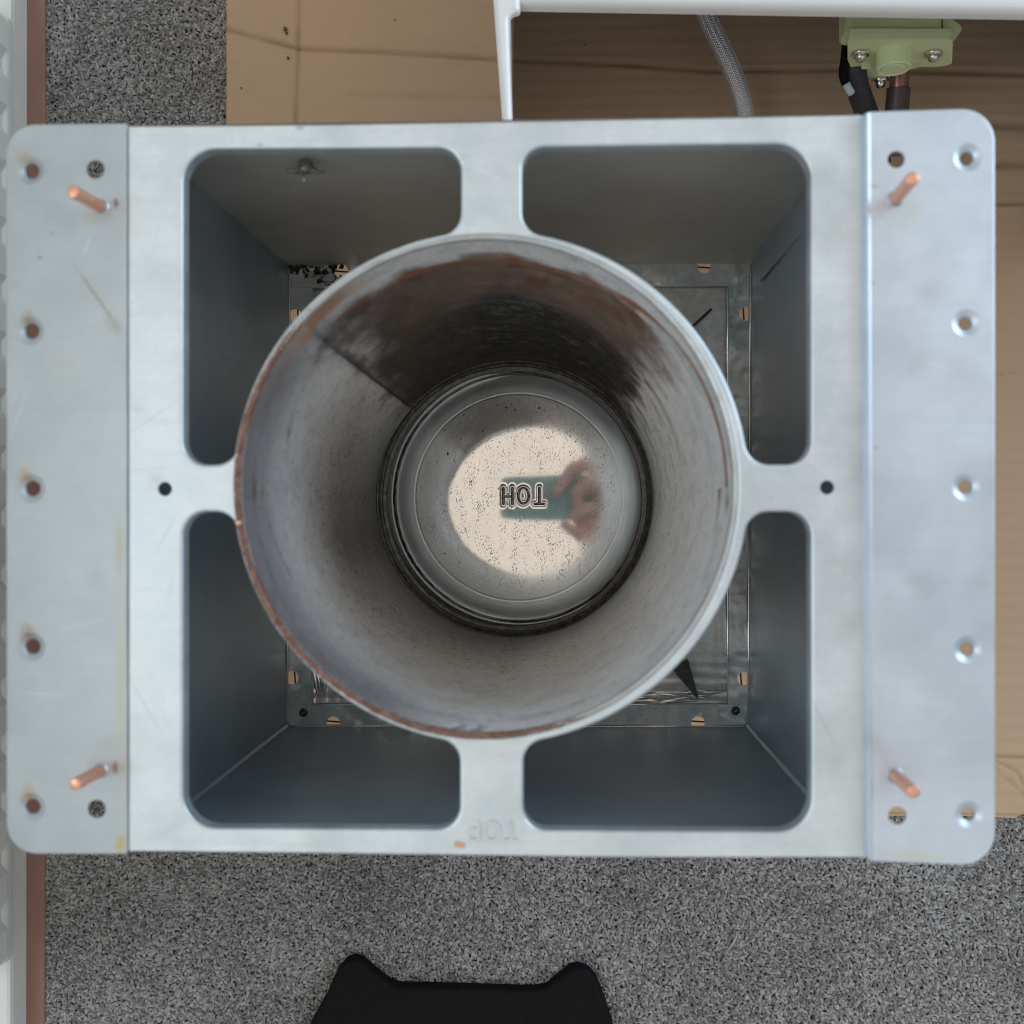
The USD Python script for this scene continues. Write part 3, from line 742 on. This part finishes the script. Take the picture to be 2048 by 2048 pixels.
# grey-brown zinc; the left wall's shade put into the colour, darker towards the foot
dl_ = np.clip(1 - np.abs(((deg - 196 + 180) % 360) - 180) / 84, 0, 1)
col = mix((.165, .152, .142), dl_ ** .6 * sm(T, .12, .60) * .92)
col = mix((.135, .112, .107), sm(dl_, .1, .5) * (1 - sm(T, .04, .30)) * .9)
col = mix((.40, .38, .35), np.clip(1 - np.abs(((deg - 265 + 180) % 360) - 180) / 60, 0, 1) ** .5 * sm(T, .08, .35) * .8)
col = mix((.24, .215, .18), sm(T, .35, .95) * np.clip(1 - np.abs(((deg - 255 + 180) % 360) - 180) / 70, 0, 1) * .8)
col = mix((.30, .31, .33), sm(streak, .48, .62) * .25)
# soot over the far wall, rust above it
arc_ = np.clip(1 - np.abs(deg - 86 - 16 * (blot - .5)) / (60 + 26 * (streak - .5)), 0, 1)
far = sm(arc_, 0.0, .42)
start = .085 + .05 * (1 - np.sin(np.radians(np.clip(deg, 0, 180)))) - .0 * T
inside = sm(T + .10 * (streak - .5), start - .015, start + .03)
col = mix((.165, .10, .07), np.clip(far * inside * .97, 0, 1))
edge_b = sm(streak + .5 * (blot - .5), .50, .68)
band = n3(10, 75, 4, 70)
col = mix((.34, .25, .18), far * inside * edge_b * (1 - sm(T, .30, .65)) * .8)
col = mix((.25, .19, .15), far * inside * sm(band, .52, .70) * (1 - sm(T, .45, .75)) * .6)
col = mix((.15, .058, .034), far * inside * sm(blot, .48, .64) * (1 - sm(T, .18, .36)) * .85)
black = far * sm(T + .30 * (streak - .5) + .16 * (blot - .5) + .22 * (arc_ - .5), .32, .52)
col = mix((.024, .022, .020), np.clip(black * 1.02, 0, 1))
col = mix((.13, .115, .10), black * sm(band + .3 * (fine - .5), .52, .72) * .55)
col = mix((.17, .155, .14), black * sm(streak + .3 * (fine - .5), .54, .72) * .6)
col = mix((.10, .055, .035), far * sm(T, .90, .96) * .75)
wipe = sm(np.clip(1 - np.abs(deg - 22) / 30, 0, 1), .1, .9)
col = mix((.05, .045, .05), wipe * sm(streak + .25 * (fine - .5) - .18 * np.abs(T - .62), .46, .60) * sm(T, .30, .45) * .24)
# left of the far wall: thinner brown
br = np.clip(1 - np.abs(deg - 124) / 26, 0, 1) ** .5 * (deg < 138.5)
col = mix((.10, .075, .055), br * sm(T + .12 * (blot - .5), .05, .16) * (.55 + .45 * sm(blot, .35, .6)))
# the lapped seam
lap = np.exp(-(np.abs(ds_ - .4 * (streak - .5)) / (.7 + .9 * (1 - T))) ** 2) * (.75 + .5 * (blot - .5))
col = mix((.022, .018, .016), lap * sm(T, .015, .05) * .6)
col = mix((.36, .17, .065), np.exp(-(np.abs(ds_ + 6) / 13) ** 2) * (1 - sm(T + .04 * (streak - .5), .04, .085)) * .92)
# mouth: mauve-grey band, an orange tide line that runs from the far wall to the right
rim = 1 - sm(T, .05 + .02 * (streak - .5), .085)
ori = np.exp(-((T - (.050 + .055 * sm(deg, 20, 75) - .0)) / (.010 + .012 * (streak - .4))) ** 2) * (sm(((deg + 40) % 360), 22, 40) * (1 - sm(((deg + 40) % 360), 150, 180)))
col = mix((.30, .105, .05), np.clip(ori * (.6 + 1.6 * (blot - .2)), 0, .95))
for d0, tt, sd, st in ((180.5, .065, 1.5, .009), (356.5, .040, 1.6, .009), (181, .10, .8, .003)):
    dd = ((deg - d0 + 180) % 360) - 180
    col = mix((.15, .05, .03), np.exp(-((dd / (sd * 1.8)) ** 2 + ((T - tt) / (st * 1.2)) ** 2)) * .9)
for d0, tt, dd_, w, amt in ((165, .20, 10, .012, .7), (172, .26, 7, .014, .6), (200, .15, 12, .01, .35)):
    dd = ((deg - d0 + 180) % 360) - 180
    col = mix((.085, .065, .05), np.exp(-((dd / dd_) ** 2 + ((T - tt - .003 * dd) / w) ** 2)) * amt * sm(streak, .35, .55))
# specks and the dark foot
col = mix((.04, .035, .03), sm(n3(150, 120, 2, 40), .70, .76) * sm(T, .25, .6) * (1 - far) * .7)
col = mix((.03, .028, .026), sm(T, .985, .995))
lipr = sm(T, .012, .0) * (sm(deg, 125, 150) * (1 - sm(deg, 285, 300)))
col = mix((.23, .085, .055), np.clip(lipr, 0, 1))
col = mix((.34, .15, .07), (1 - sm(T, .0, .010)) * (1 - np.clip(lipr, 0, 1)) * .5)
grime = n3(24, 24, 4, 60)
col = mix((.16, .145, .13), sm(grime, .52, .80) * .25 * sm(T, .10, .3))
col = mix((.10, .085, .07), sm(n3(70, 40, 3, 61), .64, .78) * .30)
col *= (.86 + .28 * fine)[..., None]
Fi = grid_faces(NT, NZ, True)[:, ::-1]
tb = part(fb, "flue_tube", (V.reshape(-1, 3), Fi), M["tube_inside"], color=np.clip(col, 0, 1).reshape(-1, 3))
# outside skin and cut rim of the tube
no = 96
tho = np.linspace(0, 2 * np.pi, no, endpoint=False); zo = np.linspace(P - .0008, ZR, 12)
vo = np.stack([np.stack([TC[0] + (RC[0] - TC[0]) * (P - z) / (P - ZR) + (R_IN + .0012) * np.cos(tho), TC[1] + (RC[1] - TC[1]) * (P - z) / (P - ZR) + (R_IN + .0012) * np.sin(tho), np.full(no, z)], -1) for z in zo], 1).reshape(-1, 3)
part(tb, "outer_skin", (vo, grid_faces(no, 12, True)), M["zinc_wall"], smooth=True)
part(tb, "rim_edge", lathe([(R_IN - .0001, P - .0012), (R_IN - .00005, P + .0002), (R_IN + .0003, P + .0007), (R_IN + .0009, P + .0007), (R_IN + .0016, P - .0003)], TC[:2], 200),
     mat("rim_steel", (.56, .57, .56), .5, .6, (.42, .36, .31), 120, 5, contrast=(.45, .75)), smooth=True)
ra = np.radians(np.linspace(133, 300, 320)); r2 = np.random.default_rng(5)
w_ = np.clip(np.minimum(np.arange(320), 319 - np.arange(320)) / 60, .15, 1)
rp = np.stack([TC[0] + (R_IN + .0007 + r2.normal(0, .00016, 320)) * np.cos(ra), TC[1] + (R_IN + .0007 + r2.normal(0, .00016, 320)) * np.sin(ra), np.full(320, P + .0003) + .0004 * w_], 1)
part(tb, "rusty_rim", tube(rp, (.00055 + .00035 * fbm(np.c_[ra * 40, ra * 0, ra * 0], 3, 3)) * w_ + .0002, 8), M["rust_edge"], smooth=True)
bd = []
for a_, s_ in ((188.5, .0011), (193.5, .0007), (201, .0006), (208, .0007), (214, .0006), (218.5, .0007), (226, .0005), (168, .0005)):
    s = trimesh.creation.icosphere(2, s_); s.apply_scale([1, 1, .8]); s.apply_translation([TC[0] + (R_IN + .0012) * math.cos(math.radians(a_)), TC[1] + (R_IN + .0012) * math.sin(math.radians(a_)), P + .0009]); bd.append(s)
for s in bd: part(tb, "weld_bead", s, M["copper"], smooth=True)

# foot of the tube: dark ledge, cap with rim and domed disc
DC = px(1047, 990, ZD)
DCX = np.array([RC[0] * .6 + DC[0] * .4, RC[1] * .6 + DC[1] * .4])
part(fb, "bottom_ledge", lathe([(R_IN + .0004, ZR + .0006), (R_IN + .0008, ZR - .0006), (R_IN - .0004, ZR - .0012), (.0742, ZR - .0012), (.0736, ZR - .0024), (.0722, ZR - .0030), (.0718, ZR - .0046), (.0702, ZR - .0052), (.0700, ZR - .0070), (.0700, ZD + .0002)], RC[:2], 160), M["tube_bottom"], smooth=50)
part(fb, "cap_rim", lathe([(.0740, ZR - .0050), (.0700, ZR - .0085), (.0694, ZD + .0012), (.0689, ZD - .0026), (.0640, ZD - .0050)], DCX, 200), M["disc_rim"], smooth=70)
# letters seen from behind: H, O and an upside-down T
zl = ZD + .0021


def lp(u, v): return px(u, v, zl)[:2]


strokes = [[lp(1006.5, 975), lp(1006.5, 1008.5)], [lp(1024.5, 975), lp(1024.5, 1008.5)], [lp(1006.5, 993), lp(1024.5, 993)]]
oc_ = lp(1046.5, 991.5); rx, ry = 10.5 / F * .568, 15.5 / F * .568
strokes.append([oc_ + [rx * math.cos(k) * (1), ry * math.sin(k)] for k in np.linspace(0, 2 * math.pi, 33)])
strokes += [[lp(1078.5, 975), lp(1078.5, 1007)], [lp(1068.5, 1007.5), lp(1088, 1007.5)]]
NG = 420
rd = .0680
X, Y = np.meshgrid(np.linspace(-rd, rd, NG), np.linspace(-rd, rd, NG), indexing="ij")
rr = np.hypot(X, Y)
RCURV = 1.25
DOMEF = lambda x, y: ZD + .0012 - x ** 2 / (2 * 1.9) - y ** 2 / 2 * (1 / 1.4 - 7.0 * x) - .00006 * np.exp(-((np.hypot(x, y) - .0572) / .0004) ** 2) - .0009 * np.clip((np.hypot(x, y) - .060) / .008, 0, 1) ** 2
Z = DOMEF(X, Y)
Z += .00010 * (fbm(np.stack([X * 30, Y * 30, X * 0], -1), 2, 3) - .5)
import shapely
wpts = shapely.points(X + DCX[0], Y + DCX[1])
dist = np.min([shapely.distance(wpts, LineString([tuple(k) for k in s])) for s in strokes], 0)
Z += .00026 * np.exp(-(np.maximum(dist - .0007, 0) / .0010) ** 2) - .0003 * np.exp(-((dist - .0034) / .001) ** 2) * 0
v = np.stack([X + DCX[0], Y + DCX[1], Z], -1).reshape(-1, 3); f = grid_faces(NG, NG)
f = f[np.hypot(*(v[f].mean(1)[:, :2] - DCX).T) < .0678]
rim_k = np.clip((np.hypot(X, Y) - .038) / .024, 0, 1) ** 1.4 * (.75 + .5 * fbm(np.stack([X * 60, Y * 60, X * 0], -1), 4, 17))
dm = part(fb, "end_disc", (v, f), M["disc"], color=np.repeat(rim_k.reshape(-1, 1), 3, 1), label="mirror bright domed disc stamped HOT, specked with rust")
zc = lambda p: DOMEF(*(p - DCX)) + .00026
lm = []
for s in strokes:
    pts = np.array(s); pts = np.array([pts[0] + (pts[-1] - pts[0]) * k for k in np.linspace(0, 1, 8)]) if len(pts) == 2 else pts
    p3 = np.c_[pts, [zc(k) - .0001 for k in pts]]
    if len(s) == 2:
        d = (p3[-1] - p3[0]) / np.linalg.norm(p3[-1] - p3[0]); p3 = np.vstack([p3[0] - d * .0006, p3[0] - d * .0003, p3, p3[-1] + d * .0003, p3[-1] + d * .0006])
        rr_ = np.r_[.0002, .00055, np.full(8, .00074), .00055, .0002]
    else: rr_ = np.full(len(p3), .00074)
    lm.append(tube(p3, rr_, 14))
part(dm, "lettering", cat_(lm), mat("letter_bead", (.30, .27, .25), .14, 1.0, (.12, .09, .08), 900, contrast=(.45, .6)), smooth=True, label="embossed word HOT seen mirrored")

# ------------------------------------------------------------------ loose dirt in the box
r2 = np.random.default_rng(12)
sm_ = []
for k in range(150):                                # soot crumbs in the far left corner
    a, b = r2.random() ** 1.5, r2.random() ** 1.7
    u, v_ = 580 + 105 * a, 533 + 62 * b
    if b > .75 - .55 * (1 - a): continue
    s = r2.uniform(.0004, .0019) * (.5 if k % 3 else 1)
    p = px(u, v_, ZF + .0012)
    ic = trimesh.creation.icosphere(0, s); ic.vertices *= r2.uniform(.5, 1.2, (len(ic.vertices), 1)); ic.apply_scale([1, 1, .5]); ic.apply_translation(p); sm_.append(ic)
s = part(None, "soot_crumbs", cat_(sm_), M["soot"], smooth=False); tag(s, "black soot crumbs heaped in the far left corner of the box", "soot", kind="stuff")
sm_ = []
for k in range(90):                                 # flecks of soot on the disc and its rim
    a = r2.uniform(40, 150) if k < 55 else r2.uniform(0, 360); rr0 = .0555 - abs(r2.normal(0, .012)) if k < 60 else .052 * math.sqrt(r2.random())
    s = r2.choice([.00022, .0003, .00045, .0007], p=[.5, .3, .15, .05])
    x, y = DCX + rr0 * np.array([math.cos(math.radians(a)), math.sin(math.radians(a))])
    ic = trimesh.creation.icosphere(0, s); ic.vertices *= r2.uniform(.5, 1.3, (len(ic.vertices), 1)); ic.apply_scale([1, 1.2, .4])
    ic.apply_translation([x, y, DOMEF(*(np.array([x, y]) - DCX)) + s * .3]); sm_.append(ic)
s = part(None, "soot_specks", cat_(sm_), M["soot"], smooth=False); tag(s, "scattered black soot specks lying on the mirror disc", "soot", kind="stuff")


def flake(name, u, v_, z, w, h, m, label, cat, seed, group=None):
    r3 = np.random.default_rng(seed); c = px(u, v_, z)
    pts = [(c[0] + w * math.cos(a) * r3.uniform(.65, 1.15), c[1] + h * math.sin(a) * r3.uniform(.65, 1.15)) for a in np.linspace(0, 2 * math.pi, 11)[:-1]]
    tag(part(None, name, prism(Polygon(pts).buffer(0), z, z + .0007), m, smooth=False), label, cat, group)


flake("metal_flake", 661, 555, ZF + .0034, .0026, .0021, M["pale_flake"], "larger pale flake lying on the soot crumbs", "flake", 3)
flake("rust_flake", 621, 549, ZF + .0034, .0011, .0018, M["chip"], "small curled buff flake among the soot crumbs", "flake", 4)
c = px(642, 590, ZF + .0022)
tag(part(None, "mortar_chip", prism(Polygon([(c[0] - .0042, c[1] + .0018), (c[0] + .0042, c[1] + .0020), (c[0] + .0046, c[1] - .0012), (c[0] - .0038, c[1] - .0022)]), c[2] - .0003, c[2] + .0012), M["chip"], smooth=False), "pale speckled chip at the rusty tube's far left", "chip")
c = px(640, 608, ZF + .0018)
tag(part(None, "rust_scale", prism(Polygon([(c[0] - .0038, c[1] + .0022), (c[0] + .004, c[1] + .0024), (c[0] + .0035, c[1] - .003), (c[0] - .0036, c[1] - .0024)]), c[2] - .0003, c[2] + .0006), M["rust_edge"], smooth=False), "dark red rust scale next to the pale speckled chip", "rust scale")
c0, c1 = px(641, 1360, ZF - .001), px(648, 1354, ZF - .001)
tag(part(None, "dark_sliver", tube([c0, c1], .0004, 6), M["soot"]), "tiny black sliver in the near left corner of the box", "sliver")
c = px(919, 1690, P + .0003)
fl = affinity.rotate(sbox(c[0] - .0012, c[1] - .0003, c[0] + .0012, c[1] + .0003).buffer(.0004), -14)
tag(part(None, "orange_fleck", prism(fl, P + .0001, P + .0006), M["orange_fleck"], smooth=False), "small orange fleck on the plate below the word TOP", "fleck")
sp_ = spline([px(1474, 1866, .0035), px(1470, 1880, .0042), px(1460, 1895, .0040), px(1450, 1912, .0033)], 14)
tag(part(None, "straw", tube(sp_, np.interp(np.linspace(0, 1, 14), [0, .3, 1], [.0003, .0007, .0002]), 8, flat=.4), M["straw"], smooth=True), "short curved straw lying on the carpet", "straw")

# ------------------------------------------------------------------ black pad at the bottom of the picture
ppx = [(585, 2140), (620, 2048), (650, 1995), (672, 1945), (690, 1925), (707, 1919), (724, 1924), (744, 1943), (768, 1962), (783, 1972), (803, 1976), (870, 1977), (935, 1979), (1000, 1981), (1063, 1983), (1092, 1979), (1113, 1960), (1137, 1942), (1157, 1936), (1177, 1942), (1193, 1960), (1205, 1990), (1224, 2048), (1250, 2140), (1262, 2320), (575, 2320)]
w = to_world(Polygon(ppx), .012).buffer(-.0012).buffer(.0024).buffer(-.0012)
lp_ = resample(w.exterior.coords, .0025)
pr = [(-.0040, .0120), (-.0016, .0116), (-.0004, .0104), (0, .0086), (0, .004), (-.001, .002)]
tv, tf = trimesh.creation.triangulate_polygon(w.buffer(-.0034), engine="earcut")
bp_ = part(None, "black_pad", cat_([strip(lp_, pr, True), (np.c_[tv, np.full(len(tv), .0120)], tf)]), M["black_plastic"], smooth=50)
tag(bp_, "matt black pad with two rounded horns on the carpet", "pad")

# ------------------------------------------------------------------ white casing with valve and hoses, on the cardboard behind the box
wc = thing("white_casing", "white enamelled metal casing open at the front, standing on the cardboard", "casing")
ZT = .16
A = px(985, -4, ZT); B = px(1018, 33, ZT); C_ = px(1003.5, 245, ZT)
# left side panel: top lip and the wall below it
oL0, oL1 = px(985, -30, ZT), px(1013, 380, ZT); iL0, iL1 = px(1018.5, 10, ZT), px(1028, 380, ZT)
lip = Polygon([tuple(k[:2]) for k in (px(883, -1400, ZT), px(1014, 380, ZT), px(1030, 380, ZT), px(1018, 34, ZT), px(1026, 25, ZT), px(1040, 22, ZT), px(1040, -1400, ZT))])
loop = resample(lip.exterior.coords, .0015)
prl = [(-.0022, ZT), (-.0008, ZT - .0004), (0, ZT - .0014), (0, ZT - .0040)]
tv, tf = trimesh.creation.triangulate_polygon(lip.buffer(-.0021), engine="earcut")
side = part(wc, "side_panel", cat_([strip(loop, prl, True), (np.c_[tv, np.full(len(tv), ZT)], tf)]), M["white_enamel"], smooth=50)
w0, w1 = px(1016, 20, ZT - .003), px(1021, 330, ZT - .003)
f0, f1 = px(1037.5, 20, .006), px(1026, 330, .006)
dy = np.array([0, .44, 0])
vv = np.array([w0 + dy, w1, f1, f0 + dy]); vv = np.vstack([vv, vv + [-.0012, 0, 0]])
part(side, "inner_wall", trimesh.convex.convex_hull(vv), M["white_enamel"], smooth=False)
xe = px(2085, 150, .006)[0]
part(wc, "unseen_right_panel", rounded_box((xe, px(2100, 330, ZT)[1], .006), (xe + .004, .62, ZT - .001), .0009), M["white_enamel"])  # unseen panel, added to keep the right window's light out of the casing
# top rail: a rounded bar towards the viewer
yb0, yb1 = px(1040, 22, ZT - .0089)[1], px(2048, 39.5, ZT - .0089)[1]
x0, x1 = px(1008, 20, ZT)[0], .80
xs_ = np.linspace(x0, x1, 30); yb = yb0 + (yb1 - yb0) * (xs_ - x0) / (px(2048, 39, ZT)[0] - x0)
prr = [(0, -.0085), (0, -.005), (.0006, -.0025), (.0022, -.0008), (.0048, -.0001), (.0080, 0), (.48, .0004), (.48, -.0030), (.008, -.0030), (.008, -.0085)]
v = np.array([[(x, y + a, ZT - .0004 + b) for a, b in prr] for x, y in zip(xs_, yb)]).reshape(-1, 3)
i, j = np.meshgrid(np.arange(29), np.arange(len(prr)), indexing="ij"); n = len(prr)
f = np.stack([i * n + j, (i + 1) * n + j, (i + 1) * n + (j + 1) % n, i * n + (j + 1) % n], -1).reshape(-1, 4)
part(wc, "top_rail", (v, f[:, ::-1]), M["white_enamel"], smooth=50)

# valve of pale green plastic
va = thing("gas_valve", "pale green plastic valve with three screws under the white rail", "valve")
z1 = .098
YF = px(1790, 86, z1)[1]


def vp(x, y): return (1660 + x / 6.44, 20 + y / 6.44)


def wall_pt(u, v): return pxY(u, v, YF)


front = [vp(*k) for k in ((228, 380), (226, 640), (290, 790), (390, 850), (480, 872), (600, 880), (740, 850), (880, 815), (1020, 770), (1150, 732), (1300, 735), (1480, 722), (1570, 690), (1575, 560), (1580, 440), (1560, 380))]
fp = np.array([wall_pt(*k) for k in front])
sh = Polygon(fp[:, [0, 2]]).buffer(-.0022).buffer(.0044).buffer(-.0022)
ex = trimesh.creation.extrude_polygon(sh, .005, engine="earcut")
ev = np.array(ex.vertices); ev = np.c_[ev[:, 0], YF + ev[:, 2], ev[:, 1]]
body = part(va, "front_cover", (ev, np.array(ex.faces)[:, ::-1]), M["green_plastic"], smooth=40)
xl, xr_ = wall_pt(*vp(232, 390))[0], wall_pt(*vp(1475, 390))[0]
zlo = z1 - .014; zhi = z1 + .0005
part(va, "body_block", rounded_box((xl, YF + .0045, zlo), (xr_, YF + .040, zhi), .0032), M["green_plastic"], smooth=40)
lug = [wall_pt(*vp(*k)) for k in ((1470, 300), (1560, 420), (1600, 400), (1690, 260), (1690, 215), (1640, 160), (1560, 110), (1470, 100))]
lg = Polygon([(k[0], px(*vp(a, b), z1 - .003)[1]) for k, (a, b) in zip([px(*vp(a, b), z1 - .003) for a, b in ((1460, 330), (1575, 420), (1600, 395), (1692, 262), (1694, 215), (1640, 165), (1560, 105), (1460, 60))], ((1460, 330), (1575, 420), (1600, 395), (1692, 262), (1694, 215), (1640, 165), (1560, 105), (1460, 60)))]).buffer(-.0005).buffer(.001).buffer(-.0005)
part(va, "side_lug", prism(lg, z1 - .024, z1 - .003), M["green_plastic"], smooth=40)
bc = wall_pt(*vp(785, 585)); br_ = .0079
yb_ = YF - .0085


def ycyl(c, r, ya, yb2, n=36, bev=.0006):
    pr = [(0.00001, yb2), (r * .62, yb2), (r * .66, yb2 + .0006), (r * .80, yb2 + .0006), (r * .84, yb2), (r - bev, yb2), (r, yb2 + bev), (r, ya)]
    th = np.linspace(0, 2 * np.pi, n, endpoint=False)
    v = np.stack([np.stack([c[0] + a * np.cos(th), np.full(n, y), c[2] + a * np.sin(th)], -1) for a, y in pr], 1).reshape(-1, 3)
    return v, grid_faces(n, len(pr), True)


bc = bc + np.array([0, 0, .0040])
part(va, "boss", ycyl(bc, br_, YF + .002, yb_), M["green_plastic"], smooth=35)
for x, y in ((385, 555), (1320, 555), (635, 905)):
    c = wall_pt(*vp(x, y)) + [0, 0, .0012]
    def yl(pr, n=26):
        th = np.linspace(0, 2 * np.pi, n, endpoint=False)
        v = np.stack([np.stack([c[0] + a * np.cos(th), np.full(n, YF + yy), c[2] + a * np.sin(th)], -1) for a, yy in pr], 1).reshape(-1, 3)
        return v, grid_faces(n, len(pr), True)
    sc = part(va, "screw", yl([(.00001, -.0046), (.0012, -.0045), (.0022, -.0038), (.0026, -.0026), (.0026, -.0018)]), M["steel"], smooth=40)
    part(sc, "washer", yl([(.0024, -.0020), (.0038, -.0019), (.0042, -.0014), (.0042, -.0004), (.0036, .001)]), M["steel"], smooth=40)
for x, y in ((470, 700), (1060, 620)):
    c = wall_pt(*vp(x, y)); part(va, "rib", rounded_box((c[0] - .0024, YF - .0022, c[2] - .0009), (c[0] + .0024, YF + .001, c[2] + .0009), .0006), M["green_plastic"], smooth=40)

# pipes, cable and hoses
pth = spline([px(*vp(330, 640), .070), px(*vp(330, 880), .066), px(*vp(390, 1100), .060), px(*vp(470, 1320), .052), px(1745, 262, .046), px(1760, 330, .04)], 30)
tag(part(None, "black_hose", tube(pth, .0056, 20), M["rubber"], smooth=True), "thick black hose running down under the left of the green valve", "hose")
p0, p1 = px(*vp(900, 850), .062), px(*vp(850, 1400), .056)
pp = thing("copper_pipe", "dull copper pipe with a dark sleeve right of the black hose", "pipe")
d = (p1 - p0)
part(pp, "pipe_end", tube([p0 - d * .35, p0, p0 + d * .26, p0 + d * .285], [.0046, .0046, .0046, .0038], 24), M["dull_copper"], smooth=40)
part(pp, "sleeve", tube([p0 + d * .27, p0 + d * .275, p0 + d * .8, p0 + d * 1.9], [.0050, .0057, .0057, .0057], 24), mat("dark_sleeve", (.045, .028, .028), .45, 0, (.06, .035, .035), 200), smooth=40)
cp = spline([px(*vp(200, 60), .082), px(*vp(205, 350), .080), px(*vp(185, 640), .076), px(*vp(165, 820), .072), px(*vp(205, 960), .070), px(*vp(275, 1085), .068)], 40)
ct = thing("black_cable", "flat black cable tie strap with a pale tip along the valve's left side", "cable")
part(ct, "strap", tube(cp[:34], .0020, 10), M["black_plastic"], smooth=True)
part(ct, "pale_tip", tube(cp[33:] + [0, 0, .0006], .0019, 10), mat("pale_tip", (.42, .52, .56), .4, 0, (.48, .57, .6), 300), smooth=True)  # light blue carries the highlight on the strap's tip
hc = spline([px(1395, -60, .040), px(1413, 30, .040), px(1432, 72, .040), (px(1464, 140, .038)), px(1484, 200, .034), px(1494, 262, .030), px(1500, 330, .026)], 120)
bh = thing("braided_hose", "braided steel hose curving out from under the white rail", "hose")
rh = .0043
part(bh, "core", tube(hc, rh * .9, 20), M["rubber"], smooth=True)
tt_ = np.gradient(hc, axis=0); tt_ /= np.linalg.norm(tt_, axis=1)[:, None]
ar = np.r_[0, np.cumsum(np.linalg.norm(np.diff(hc, axis=0), axis=1))]
n_s = int(ar[-1] / .0004); s_ = np.linspace(0, ar[-1], n_s)
hp = np.stack([np.interp(s_, ar, hc[:, k]) for k in range(3)], 1); ht = np.stack([np.interp(s_, ar, tt_[:, k]) for k in range(3)], 1)
aa = np.cross(ht, [0, 0, 1.0]); aa /= np.linalg.norm(aa, axis=1)[:, None]; bb = np.cross(ht, aa)
strands = []
for k in range(16):
    for sg in (1, -1):
        ph = 2 * math.pi * k / 16 + sg * s_ / .0165 * 2 * math.pi * .75
        rr_ = rh * (1 + .055 * np.sin(8 * ph + (0 if sg > 0 else math.pi)))
        strands.append(tube(hp + rr_[:, None] * (np.cos(ph)[:, None] * aa + np.sin(ph)[:, None] * bb), .00046, 5, caps=False))
pb_ = part(bh, "braid", cat_(strands), M["steel_wire"], smooth=True)
tag(stage.GetPrimAtPath(pb_[0]), kind="stuff")

# ------------------------------------------------------------------ phone and hand that mirror in the disc
zp = HC + .0035
ph = thing("phone", "teal phone held level above the flue tube, mirrored in the disc", "phone")
part(ph, "phone_body", rounded_box((-.064, -.014, zp), (.100, .048, zp + .0085), .0035), M["teal_phone"], smooth=40)
part(ph, "screen", rounded_box((-.060, -.010, zp + .0079), (.096, .044, zp + .0091), .0005), M["glass_black"], smooth=40)
hand_c = []


def chain(pts, rs):
    for (p, r), (q, s) in zip(list(zip(pts, rs))[:-1], list(zip(pts, rs))[1:]):
        a = m3.Manifold.sphere(r, 20).translate([float(x) for x in p]); b = m3.Manifold.sphere(s, 20).translate([float(x) for x in q])
        hand_c.append(m3.Manifold.batch_hull([a, b]))


zb = zp - .0085
hand_c.append(m3.Manifold.batch_hull([m3.Manifold.sphere(r, 20).translate(list(map(float, c))) for c, r in (((.120, .046, zp + .002), .012), ((.116, -.026, zp + .000), .012), ((.178, .034, zp + .010), .017), ((.176, -.022, zp + .010), .017), ((.140, .010, zb - .004), .014))]))
chain([(.122, .044, zp - .002), (.100, .056, zb - .001), (.074, .050, zb), (.056, .024, zb)], [.0105, .0095, .0085, .0075])        # index hooked over the far edge
chain([(.120, .030, zp - .004), (.098, .034, zb - .008), (.082, .022, zb - .004), (.084, .008, zb)], [.0105, .0095, .0085, .0078])
chain([(.118, .006, zp - .004), (.096, .002, zb - .009), (.080, -.004, zb - .004), (.086, -.014, zb)], [.0102, .0092, .0084, .0076])
chain([(.116, -.026, zp - .003), (.104, -.036, zb - .002), (.084, -.030, zb - .001), (.066, -.018, zb)], [.0095, .0085, .0075, .0066])       # little finger under the near edge
chain([(.150, -.026, zp + .012), (.124, -.036, zp + .020), (.100, -.020, zp + .021), (.082, -.004, zp + .0185)], [.014, .0115, .0105, .0085])  # thumb on the screen
chain([(.178, .004, zp + .010), (.235, -.010, zp + .016), (.31, -.03, zp + .03)], [.024, .024, .029])
hm = hand_c[0]
for k in hand_c[1:]: hm = hm + k
hm = hm.refine_to_length(.004)
tmh = trimesh.Trimesh(*vf(hm)); _c = np.array([.11, .010, zp]); tmh.vertices = _c + (tmh.vertices - _c) * np.array([1.1, 1.12, 1.0]); tmh.apply_translation([-.035, 0, 0]); trimesh.smoothing.filter_taubin(tmh, iterations=12)
pe = thing("person", "person's right hand holding a teal phone above the tube, mirrored in the disc", "person")
part(pe, "hand", tmh, M["skin"], smooth=True)
part(pe, "sleeve", tube(spline([(.252, -.013, zp + .019), (.31, -.03, zp + .030), (.42, -.07, zp + .06), (.55, -.13, zp + .11)], 12), np.linspace(.034, .048, 12), 24), M["sleeve"], smooth=True)
